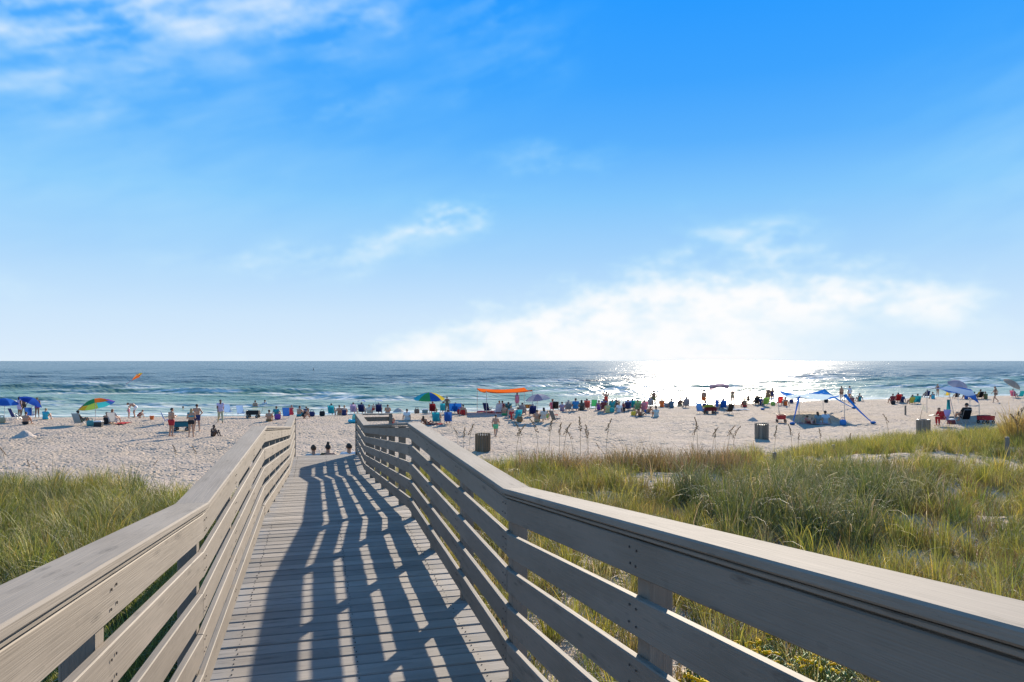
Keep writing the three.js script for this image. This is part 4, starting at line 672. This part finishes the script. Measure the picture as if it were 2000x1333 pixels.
// people: [px, py, pose, facing deg, options]
const f = 'fair', t = 'tan', b = 'brown', d = 'dark';
for (const [px, py, pose, deg, o] of [
  [37, 814, 'stand', 160, { skin: b, hc: 'black', hair: 'long', wear: { dress: LAV }, label: 'bather with black hair standing in a lavender dress under the first blue umbrella' }],
  [45, 813, 'hips', 200, { skin: d, hc: 'black', wear: { trunks: BLACK }, label: 'shirtless bather in black trunks standing between two blue umbrellas' }],
  [72, 817, 'phone', 20, { skin: b, hc: 'black', hair: 'tail', slim: 1, wear: { briefs: PURPLE, bikini_top: PURPLE }, label: 'bather in purple bikini standing under the tilted blue umbrella' }],
  [49, 829, 'hug', 185, { skin: t, hc: 'black', wear: { shorts: BLACK }, label: 'bare backed bather in black shorts sitting on the sand by the blue umbrellas' }],
  [157, 831, 'chair', 150, { skin: b, hc: 'black', wear: { trunks: OLIVE_ }, label: 'shirtless bather in olive trunks reclining under the rainbow umbrella with pink panels' }],
  [222, 828, 'chair', 180, { skin: f, hc: 'red', hair: 'long', wear: { shirt: GREY_, shorts: GREY_ }, label: 'bather with reddish hair in the light grey chair' }],
  [251, 817, 'stand', 90, { size: .58, skin: f, hc: 'blond', wear: { swimsuit: PINK }, label: 'small child in pink swimsuit standing beside a bending adult' }],
  [262, 816, 'bend', -70, { skin: t, hc: 'black', size: .97, wear: { trunks: WHITE }, label: 'shirtless bather in white trunks bending over a small child' }],
  [272, 817, 'crouch', 100, { size: .75, skin: t, hc: 'brown', wear: { swimsuit: RED }, label: 'child in red crouching near the water edge' }],
  [334, 852, 'phone', 150, { skin: t, hc: 'black', wear: { trunks: [.42, .02, .03] }, label: 'shirtless man in red trunks standing on open sand with arms bent' }],
  [373, 854, 'phone', 200, { skin: t, hc: 'blond', hair: 'long', slim: 1, wear: { shorts: BLACK, bikini_top: TEAL }, label: 'bather with blond hair and black shorts standing on open sand' }],
  [384, 842, 'hips', 190, { skin: t, hc: 'black', wear: { trunks: NAVY }, label: 'shirtless bather in navy trunks behind the bather with blond hair' }],
  [416, 853, 'hug', 75, { size: .8, skin: d, hc: 'black', wear: { tank_top: BLACK }, label: 'child in black sitting alone on open sand' }],
  [430, 827, 'walk', 30, { skin: b, hc: 'black', wear: { shirt: [.52, .44, .6], trousers: [.5, .44, .26] }, label: 'man in lavender shirt and khaki trousers walking up the beach' }],
  [525, 824, 'hug', 185, { skin: t, hc: 'brown', wear: { shorts: BROWN }, label: 'bare backed bather sitting beside the purple bag' }],
  [569, 823, 'stand', 160, { size: .72, skin: f, hc: 'red', wear: { dress: [.6, .03, .06] }, label: 'child in red dress standing past the sunlit railing' }],
  [584, 814, 'hug', 160, { skin: t, hc: 'brown', wear: { trunks: TEAL }, label: 'shirtless bather in teal trunks sitting past the sunlit railing' }],
  [594, 818, 'crouch', 120, { skin: t, hc: 'black', wear: { tank_top: BLACK }, size: .9, label: 'bather in black top crouching past the sunlit railing' }],
  [598, 812, 'ground', 190, { skin: t, hc: 'black', size: .9, wear: { shirt: NAVY }, label: 'bather in navy shirt sitting near the navy backpack' }],
  [648, 812, 'chair', 180, { skin: t, hc: 'brown', wear: { shirt: [.02, .07, .07], shorts: BLACK }, label: 'bather in dark green shirt sitting in a teal chair' }],
  [663, 811, 'ground', 175, { skin: t, hc: 'brown', wear: { trunks: TAN }, label: 'shirtless bather in tan trunks leaning back next to the teal chair' }],
  [691, 809, 'chair', 175, { skin: f, hc: 'black', wear: { shirt: [.5, .42, .45], shorts: LAV }, label: 'bather in pale pink shirt beside the first canopy chair' }],
  [707, 809, 'chair', 178, { skin: t, hc: 'black', wear: { shirt: [.06, .05, .12], trunks: NAVY }, label: 'dark haired bather inside the shaded navy chair' }],
  [721, 810, 'ground', 180, { skin: f, hc: 'blond', wear: { shirt: CREAM, shorts: BLACK }, label: 'bather in cream shirt sitting between the canopy chairs' }],
  [740, 809, 'chair', 182, { skin: f, hc: 'grey', wear: { shirt: LBLUE, shorts: NAVY }, label: 'grey haired bather in the second shaded navy chair' }],
  [765, 828, 'hug', 170, { size: .7, skin: t, hc: 'black', wear: { shorts: RED }, label: 'child sitting behind the short return railing' }],
  [795, 822, 'ground', 180, { skin: t, hc: 'black', wear: { shirt: [.6, .66, .66], shorts: GREY_ }, label: 'black haired bather in white shirt sitting behind the shaded railing' }],
  [845, 808, 'chair', 185, { skin: t, hc: 'red', wear: { shirt: MAROON }, label: 'bather in maroon shirt beneath the upright rainbow umbrella' }],
  [866, 807, 'chair', 180, { skin: f, hc: 'brown', wear: { shirt: [.6, .3, .35] }, label: 'bather in pink shirt in the turquoise chair' }],
  [873, 808, 'hips', 190, { size: .84, slim: 1, skin: b, hc: 'black', hair: 'tail', wear: { swimsuit: [.16, .14, .08] }, label: 'girl in olive swimsuit standing beside the blue loveseat' }],
  [890, 808, 'chair', 180, { skin: b, hc: 'black', size: .9, wear: { shirt: PURPLE }, label: 'bather in purple shirt in the blue loveseat' }],
  [833, 829, 'recline', 160, { skin: t, hc: 'brown', hair: 'long', slim: 1, wear: { briefs: MAROON, bikini_top: MAROON }, label: 'bather in maroon bikini lying back before the upright rainbow umbrella' }],
  [853, 829, 'chair', 178, { skin: t, hc: 'blond', hair: 'short', size: 1.08, wear: { trunks: TEAL }, label: 'broad shirtless bather in the teal chair' }],
  [875, 829, 'chair', 185, { skin: t, hc: 'brown', hair: 'long', slim: 1, wear: { swimsuit: [.1, .12, .05] }, label: 'bather with long brown hair in the blue chair' }],
  [968, 853, 'walk', 170, { size: .78, skin: t, hc: 'brown', wear: { trunks: [.12, .5, .25] }, label: 'shirtless boy in green trunks walking near the wooden bin' }],
  [975, 806, 'chair', 185, { skin: f, hc: 'blond', wear: { shirt: [.5, .52, .4] }, label: 'bather in pale green shirt under the orange canopy' }], [982, 806, 'chair', 170, { skin: t, hc: 'black', wear: { shirt: [.25, .05, .1] }, label: 'bather in wine coloured shirt under the orange canopy' }],
  [993, 810, 'chair', 180, { skin: t, hc: 'black', wear: { shirt: [.03, .1, .1] }, label: 'bather in dark teal shirt under the orange canopy' }], [1010, 799, 'stand', 180, { skin: t, hc: 'brown', slim: 1, hair: 'long', wear: { dress: PINK }, label: 'bather in pink dress standing behind the tan wagon' }],
  [1002, 820, 'ground', 150, { skin: f, hc: 'grey', wear: { shirt: RED }, label: 'bather in red shirt sitting in the shade of the grey umbrella' }], [1010, 823, 'chair', 200, { skin: f, hc: 'brown', wear: { shirt: [.4, .5, .55] }, label: 'bather in pale blue shirt in the turquoise chair under the grey umbrella' }],
  [1049, 824, 'hug', 175, { skin: t, hc: 'brown', wear: { trunks: TAN }, label: 'bare backed bather at the foot of the grey umbrella pole' }], [1061, 824, 'chair', 190, { skin: t, hc: 'black', hair: 'long', wear: { shirt: [.6, .58, .52], trousers: BLACK }, label: 'bather in cream top and black trousers beside the grey umbrella' }],
  [1079, 803, 'chair', 180, { skin: f, hair: 'hat', hc: 'red', wear: { shirt: PINK }, label: 'bather in a reddish sun hat and pink shirt beside the black chair' }], [1110, 804, 'chair', 180, { skin: f, hc: 'grey', wear: { shirt: GREY_ }, label: 'grey haired bather in grey shirt in the grey chair' }],
  [1124, 804, 'chair', 180, { skin: t, hc: 'brown', size: 1.12, wear: { shirt: [.03, .22, .5] }, label: 'bather in bright blue shirt in the silver blue chair' }], [1136, 802, 'ground', 175, { skin: t, hc: 'black', hair: 'long', size: 1.1, wear: { shirt: [.1, .1, .08] }, label: 'long haired bather in dark shirt beside the bather in bright blue' }],
  [1184, 803, 'head', 180, { skin: t, hc: 'brown', slim: 1, wear: { swimsuit: [.75, .06, .03] }, label: 'bather in orange red swimsuit standing with both hands on head' }],
  [1179, 804, 'chair', 180, { skin: t, hc: 'black', wear: { shirt: [.15, .03, .04] }, label: 'bather in dark red shirt in the blue chair of the seated row' }], [1195, 804, 'chair', 180, { skin: t, hc: 'black', wear: { shirt: TEAL }, label: 'bather in teal shirt in the teal chair of the seated row' }], [1209, 806, 'ground', 185, { skin: f, hc: 'blond', hair: 'hat', wear: { shirt: WHITE }, label: 'bather in white shirt and pale hat in the seated row' }],
  [1218, 804, 'stand', 170, { size: .5, skin: f, hc: 'red', wear: { swimsuit: RED }, label: 'small child in red swimsuit standing in the seated row' }], [1226, 803, 'chair', 180, { skin: t, hc: 'black', wear: { shirt: NAVY }, label: 'bather in navy shirt in the bright blue chair' }], [1245, 804, 'chair', 180, { skin: f, hc: 'black', wear: { shirt: [.22, .35, .15] }, label: 'bather in green shirt in the green chair' }], [1257, 805, 'chair', 190, { skin: f, hc: 'brown', wear: { shirt: [.55, .2, .25] }, label: 'bather in rose shirt in the pink chair' }],
  [1277, 795, 'hips', 180, { skin: b, hc: 'brown', wear: { trunks: OLIVE_ }, label: 'shirtless bather in olive trunks standing beside the glitter' }], [1270, 795, 'chair', 180, { skin: t, hc: 'brown', wear: { shirt: GREY_ }, label: 'bather in grey shirt in the blue chair by the glitter' }], [1293, 796, 'hug', 170, { skin: f, hc: 'red', wear: { shirt: ORANGE }, label: 'bather in orange shirt sitting by the glitter' }], [1282, 815, 'hug', 190, { skin: t, hc: 'black', hair: 'bun', wear: { shirt: [.55, .58, .52] }, label: 'bather with black bun and pale top sitting in front of the seated row' }], [1252, 815, 'recline', 150, { skin: t, hc: 'brown', wear: { trunks: OLIVE_ }, label: 'bather in olive trunks lying on the grey blanket' }],
  [1329, 794, 'ground', 180, { skin: b, hc: 'brown', wear: { trunks: TAN }, label: 'bather sitting alone on the wet sand inside the glitter' }], [1375, 795, 'stand', 190, { skin: t, hc: 'brown', wear: { trunks: ORANGE }, label: 'bather in orange trunks standing beside the mauve canopy on the walkway side' }], [1431, 795, 'hips', 160, { skin: t, hc: 'brown', slim: 1, wear: { swimsuit: TAN }, label: 'bather in tan swimsuit standing beside the mauve canopy on the tent side' }], [1401, 804, 'stand', 180, { size: .72, skin: t, hc: 'brown', wear: { dress: BLUE }, label: 'child in blue dress standing by the maroon wagon' }],
  [1462, 791, 'stand', 180, { size: .62, skin: b, hc: 'brown', wear: { trunks: BLACK }, label: 'child in black trunks standing backlit by the surf' }], [1478, 792, 'chair', 180, { skin: b, hc: 'black', wear: { shirt: BLACK }, label: 'bather in black shirt in the black chair by the surf' }], [1488, 792, 'hug', 180, { skin: b, hc: 'brown', wear: { shirt: NAVY }, label: 'bather in navy shirt sitting next to the black chair by the surf' }], [1501, 789, 'stand', 170, { skin: b, hc: 'brown', wear: { trunks: BROWN }, label: 'tall shirtless bather in brown trunks standing in the surf wash' }], [1509, 788, 'hips', 190, { skin: b, hc: 'brown', slim: 1, wear: { swimsuit: NAVY }, label: 'bather in navy swimsuit standing in the surf wash' }],
  [1582, 828, 'recline', 140, { skin: f, hc: 'brown', wear: { swimsuit: [.5, .16, .16] }, label: 'bather in rose swimsuit lying under the stretch tent' }], [1596, 829, 'ground', 190, { skin: t, hc: 'brown', hair: 'long', wear: { shirt: [.2, .28, .3] }, label: 'long haired bather in grey green shirt under the stretch tent' }], [1611, 828, 'ground', 185, { skin: t, hc: 'black', size: 1.1, wear: { shirt: [.5, .6, .68], shorts: WHITE }, label: 'black haired bather in pale blue shirt under the stretch tent' }],
  [1644, 783, 'stand', 180, { skin: t, hc: 'black', hair: 'long', slim: 1, wear: { briefs: BLACK }, label: 'bather with long black hair wading beyond the stretch tent' }], [1660, 784, 'stand', 200, { skin: t, hc: 'black', wear: { shirt: WHITE, shorts: ORANGE }, label: 'bather in white shirt and orange shorts at the water edge' }], [1679, 784, 'ground', 180, { skin: t, hc: 'brown', wear: { tank_top: TEAL }, label: 'bather in teal top sitting at the water edge' }],
  [1743, 789, 'chair', 175, { skin: t, hc: 'brown', wear: { shirt: MAROON }, label: 'bather in maroon shirt beside the red chair' }], [1753, 787, 'chair', 180, { skin: t, hc: 'black', wear: { shirt: RED }, label: 'bather in red shirt in the red chair' }], [1781, 788, 'chair', 180, { skin: t, hc: 'black', wear: { shirt: YEL }, label: 'bather in yellow shirt in the teal loveseat' }], [1791, 788, 'chair', 180, { skin: t, hc: 'brown', wear: { shirt: TEAL }, label: 'bather in teal shirt in the teal loveseat' }],
  [1810, 777, 'chair', 180, { skin: b, hc: 'black', wear: { shirt: NAVY }, label: 'bather in navy shirt in the navy chair' }], [1832, 775, 'hips', 10, { skin: t, hc: 'brown', slim: 1, wear: { briefs: BLACK, bikini_top: BLACK }, label: 'bather in black bikini standing behind the cabana' }], [1870, 779, 'chair', 180, { skin: t, hc: 'black', wear: { shirt: BLACK }, label: 'bather in black shirt under the mauve umbrella' }], [1888, 780, 'hug', 180, { skin: t, hc: 'black', wear: { shirt: BLUE }, label: 'bather in blue shirt sitting beside the turquoise chair' }], [1913, 780, 'chair', 190, { skin: b, hc: 'black', size: 1.1, wear: { shirt: [.6, .42, .06] }, label: 'bather in yellow shirt in the black wheeled chair' }],
  [1842, 832, 'lean', -75, { skin: t, hc: 'brown', wear: { hoodie: [.5, .02, .02], trousers: [.45, .02, .02] }, label: 'bather dressed all in red leaning forward on a blue seat' }], [1884, 829, 'chair', 182, { skin: t, hc: 'black', size: 1.3, wear: { shirt: [.015, .017, .016], shorts: BLACK }, label: 'large man in black shirt sitting under the cabana' }],
  [1945, 787, 'walk', -95, { skin: t, hc: 'brown', hair: 'tail', slim: 1, wear: { briefs: BLACK, bikini_top: BLACK }, label: 'bather in black bikini striding along the beach beside the beige umbrella' }], [1981, 777, 'chair', 120, { skin: f, hc: 'brown', wear: { shirt: PINK }, label: 'bather in pink in the pink chair' }],
]) { const hi = POSES[pose] === POSES.chair && [1842, 1884].includes(px) ? .15 : 0; person(far(px, py, hi), pose, facing(deg), o); }
// more bathers and gear packed into the same groups: [px, py, pose, facing, colours, label, chair colour]
for (const [px, py, pose, deg, sk, hc, wear, label, chair, chairLabel] of [
  [985, 812, 'hug', 170, t, 'brown', { trunks: GRN }, 'shirtless bather in green trunks on the red blanket'], [998, 815, 'ground', 190, f, 'blond', { swimsuit: CYAN }, 'blond bather in turquoise swimsuit beside the bather in red shirt'], [1021, 812, 'chair', 170, t, 'black', { shirt: [.1, .12, .2] }, 'bather in slate shirt in front of the tan wagon', GREY_, 'low grey chair in front of the tan wagon'], [1040, 814, 'chair', 185, f, 'grey', { shirt: CREAM }, 'grey haired bather in cream shirt in front of the tan wagon', NAVY, 'low navy chair in front of the tan wagon'], [1068, 820, 'crouch', 160, f, 'blond', { swimsuit: LIME }, 'blond child in lime swimsuit digging near the grey umbrella'],
  [1098, 804, 'hug', 180, t, 'brown', { shirt: MAUVE }, 'bather in mauve shirt between the black and grey chairs'], [1146, 801, 'chair', 180, f, 'brown', { shirt: WHITE }, 'bather in white shirt in a striped red chair near the empty green chair', [.5, .12, .1], 'low red chair next to the empty green chair'], [1170, 801, 'ground', 170, t, 'black', { tank_top: PURPLE }, 'bather in purple top at the start of the seated row'], [1187, 807, 'hug', 190, f, 'blond', { shirt: [.6, .5, .2] }, 'blond bather in mustard shirt in front of the seated row'], [1203, 801, 'chair', 180, b, 'black', { shirt: BLACK }, 'bather in black shirt among the seated row', [.1, .1, .12], 'low black chair in the long seated row'], [1235, 801, 'chair', 175, t, 'brown', { shirt: ORANGE }, 'bather in orange shirt among the seated row', TEAL, 'low teal chair under the bather in orange shirt'], [1265, 807, 'recline', 200, t, 'black', { trunks: BLUE }, 'shirtless bather in blue trunks lying near the black bun sitter'],
  [1312, 797, 'hug', 180, b, 'brown', { shirt: [.1, .15, .2] }, 'bather in slate shirt sitting on wet sand near the grey bag'], [1340, 797, 'chair', 180, b, 'black', { shirt: MAROON }, 'bather in maroon shirt in a low grey chair inside the glitter', GREY_, 'low grey chair on wet sand inside the glitter'], [1378, 803, 'ground', 170, t, 'brown', { shirt: NAVY }, 'bather in navy shirt sitting beside the maroon wagon'], [1412, 800, 'chair', 180, t, 'brown', { shirt: CYAN }, 'bather in turquoise shirt below the mauve canopy', BLUE, 'low blue chair below the mauve canopy'], [1455, 796, 'hug', 185, b, 'brown', { trunks: RED }, 'shirtless bather in red trunks sitting near the white towel'], [1495, 794, 'chair', 180, t, 'brown', { shirt: WHITE }, 'bather in white shirt in a lime chair behind the stretch tent', LIME, 'low lime chair behind the stretch tent'], [1534, 793, 'ground', 180, t, 'blond', { swimsuit: ORANGE }, 'blond bather in orange swimsuit behind the stretch tent'],
  [1665, 788, 'hug', 180, t, 'brown', { shirt: [.3, .1, .08] }, 'bather in rust shirt sitting at the water edge'], [1762, 786, 'ground', 180, t, 'black', { shirt: NAVY }, 'bather in navy shirt sitting beside the red chair'], [1823, 779, 'hug', 180, t, 'brown', { swimsuit: CYAN }, 'bather in turquoise swimsuit sitting behind the cabana'], [1903, 781, 'ground', 180, b, 'black', { trunks: MAROON }, 'shirtless bather in maroon trunks beside the wheeled chair'], [1926, 780, 'hug', 180, t, 'brown', { shirt: OLIVE_ }, 'bather in olive shirt sitting behind the red wagon'],
  [672, 812, 'hug', 180, f, 'blond', { swimsuit: NAVY }, 'blond bather in navy swimsuit near the tan trunks bather'], [729, 810, 'stand', 180, f, 'black', { trunks: RED }, 'small child in red trunks standing between the canopy chairs'], [757, 810, 'hug', 185, t, 'brown', { trunks: GREY_ }, 'shirtless bather in grey trunks past the second canopy chair'], [905, 811, 'ground', 170, t, 'black', { swimsuit: RED }, 'bather in red swimsuit sitting near the blue loveseat'], [540, 814, 'ground', 180, t, 'black', { shirt: TEAL }, 'bather in teal shirt sitting near the surf beyond the purple bag'], [207, 829, 'hug', 170, t, 'brown', { swimsuit: BLACK }, 'bather in black swimsuit beside the black cooler'], [88, 820, 'hug', 180, f, 'blond', { shirt: CYAN }, 'blond bather in turquoise shirt past the tilted blue umbrella'],
]) { const p = at(px, py); if (chair) beachChair(p, facing(deg), chair, chairLabel); person(p, pose, facing(deg), { skin: sk, hc, wear, label, size: pose === 'stand' ? .55 : pose === 'crouch' ? .75 : 1 }); }
// swimmers: feet on the sea bed
for (const [px, py, Z, o] of [[357, 797, 72, { skin: t, hc: 'black', wear: { trunks: NAVY }, label: 'swimmer with only the head above the water', deep: 1.42 }], [498, 797, 74, { skin: t, hc: 'black', wear: { trunks: BLACK }, label: 'shirtless wader in the surf beyond the black wagon', deep: .95 }], [517, 797, 75, { skin: t, hc: 'brown', wear: { shirt: WHITE }, label: 'wader in white shirt in the surf beyond the black wagon', deep: .95 }]]) person(V((px - 1000) / FOCAL * Z, SEA - o.deep, Z), 'stand', facing(180), o);
// on the steps
for (const [lat, k, o] of [[-1.12, 4.6, { skin: t, hc: 'brown', slim: 1, wear: { shirt: [.5, .5, .46], shorts: BLACK }, label: 'brown haired sitter in pale top on the beach steps' }], [-.72, 4.5, { skin: t, hc: 'black', hair: 'bun', slim: 1, wear: { tank_top: [.08, .08, .04], shorts: BLACK }, label: 'sitter with black bun on the beach steps' }], [-.13, 4.5, { skin: t, hc: 'black', wear: { shirt: WHITE, trunks: NAVY }, label: 'sitter with short black hair on the beach steps beside the railing' }]]) person(walk(DECK_END + (k - .62) * .29, lat, 1.94 - k * 1.94 / 12 + .02), 'step', facing(195), o);
{ const g = thing('hanging_towel', 'teal towel hanging from a cabana pole beside the bather in red', 'towel', far(1852, 826)); part('stake', rod([0, -.2, 0], [0, 1.75, 0], .015), metal, g); part('cloth', sheet(6, 10, (u, v) => [.02 + (u - .5) * .34 * (.6 + .4 * v), 1.7 - v * 1.05, .04 * Math.sin(u * 9) + .03]), cloth([.02, .28, .34]), g); }
{ const g = thing('laptop', 'dark flat tablet held by the bather in red', 'tablet', far(1838, 832, .72).add(new THREE.Vector3(-.62, 0, 0)), .1); part('slab', box(.42, .025, .28, 0, 0, 0), mat([.06, .06, .07], .4), g); g.rotation.z = .15; g.name = numbered('tablet'); }

// ---------------------------------------------------------------- sea oats and flowers
{
  const r = rng(66);
  const oat = (seed) => {
    const q = rng(seed), lean = .06 + .12 * q(), h = 1.0, g = new THREE.Group(), bend = .18 + .2 * q(), top = new THREE.Vector3(lean + bend * .5, h, 0);
    const stem = tube([[0, -.05, 0], [lean * .3, h * .5, 0], [lean, h * .85, 0], top.toArray()], .0045, 4, 6); const m1 = new THREE.Mesh(stem, mat([.2, .15, .06], .8)); m1.name = 'stem';
    const seeds = []; for (let k = 0; k < 26; k++) { const u = k / 26, y = h * (.72 + .3 * u), x = lean * (.3 + .7 * u) + bend * .5 * u * u, a = q() * 6.28; seeds.push(new THREE.SphereGeometry(.5, 5, 3).scale(.014, .048, .03).rotateZ(.5 + q()).rotateY(a).translate(x + Math.cos(a) * .028 * (1.2 - u), y - .03, Math.sin(a) * .028 * (1.2 - u))); }
    const m2 = new THREE.Mesh(merge(seeds), mat([.2, .115, .045], .85)); m2.name = 'seed_head'; cast(m1); cast(m2); g.add(m1, m2); return g;
  };
  const protos = [1, 2, 3, 4].map(oat);
  const spots = [[905, 900, 72], [915, 903, 74], [895, 880, 50], [1007, 905, 85], [1020, 905, 80], [1053, 905, 82], [1072, 905, 80], [1092, 903, 78], [1100, 904, 84], [1120, 902, 68], [1134, 900, 92], [1150, 900, 80], [1148, 902, 60], [1183, 902, 82], [1172, 903, 40], [1352, 896, 68], [1363, 893, 80], [1391, 898, 66], [1397, 896, 60], [1420, 900, 68], [1431, 898, 70], [1436, 895, 55], [1513, 905, 70], [1548, 900, 74], [1560, 900, 55], [1604, 898, 60], [1660, 890, 45], [1737, 870, 60], [57, 945, 52], [75, 940, 40], [298, 935, 40], [345, 930, 65], [384, 925, 55], [12, 930, 60], [1985, 880, 100], [1995, 885, 90]];
  for (const [px, py, h] of spots) { const p = at(px, py), c = protos[Math.floor(r() * 4)].clone(), s = h / FOCAL * -p.z * (.9 + .15 * r()); c.name = numbered('sea_oat'); c.position.copy(p); c.rotation.y = r() * 6.28; c.scale.set(s, s, s); c.userData = { label: 'tall dry sea oat stalk with a drooping seed head at the dune edge', category: 'plant', group: 'sea oats along the dune edge' }; scene.add(c); }
  // yellow flowering plants by the near railing
  const leafG = (() => { const l = []; const q = rng(8); for (let k = 0; k < 150; k++) { const a = q() * 6.28, R = .25 * Math.sqrt(q()), y = .05 + .32 * q(); l.push(new THREE.SphereGeometry(.5, 4, 2).scale(.028, .006, .07).rotateX(-.5 - .6 * q()).rotateY(a).translate(Math.cos(a) * R, y, Math.sin(a) * R)); } return merge(l); })();
  const stemG = (() => { const l = [], q = rng(9); for (let k = 0; k < 16; k++) { const a = q() * 6.28, R = .2 * Math.sqrt(q()); l.push(tube([[R * .3 * Math.cos(a), -.03, R * .3 * Math.sin(a)], [R * .7 * Math.cos(a), .2, R * .7 * Math.sin(a)], [R * Math.cos(a), .4, R * Math.sin(a)]], .004, 4, 3)); } return merge(l); })();
  const headG = [1, 2].map(s => { const l = [], q = rng(s * 5); for (let k = 0; k < 9; k++) { const a = q() * 6.28, R = .026 * Math.sqrt(q()); l.push(new THREE.SphereGeometry(.012, 5, 3).scale(1, .7, 1).translate(Math.cos(a) * R, .006 * q(), Math.sin(a) * R)); } return merge(l); });
  const spotsF = []; for (let k = 0; k < 30; k++) spotsF.push([1360 + 330 * r(), 1215 + 118 * r()]); for (let k = 0; k < 12; k++) spotsF.push([1330 + 60 * r(), 1300 + 60 * r()]);
  for (const [px, py] of spotsF) {
    const [x, Z] = onDune(px, py, 1.75), g = thing('flowering_plant', 'low green plant topped with small yellow flowers beside the near railing', 'plant', V(x, groundY(x, Z), Z), r() * 6.28, 'yellow flowering plants beside the railing'); const s = .75 + .45 * r(); g.scale.set(s, s, s);
    part('leaves', leafG, mat([.16, .23, .04], .7, { transmission: .25, thickness: 0, side: THREE.DoubleSide }), g); part('stems', stemG, mat([.16, .17, .05], .8), g);
    for (let k = 0; k < 4; k++) { const a = r() * 6.28, R = .24 * Math.sqrt(r()), m = part('flower_head', headG[k % 2], mat(k % 3 ? [.80, .52, .005] : [.7, .40, .005], .7, { specularIntensity: .2 }), g); m.position.set(Math.cos(a) * R, .36 + .08 * r(), Math.sin(a) * R); m.rotation.set(r() - .5, 0, r() - .5); const q = .9 + .6 * r(); m.scale.set(q, q, q); }
  }
}
renderer.render(scene, camera);
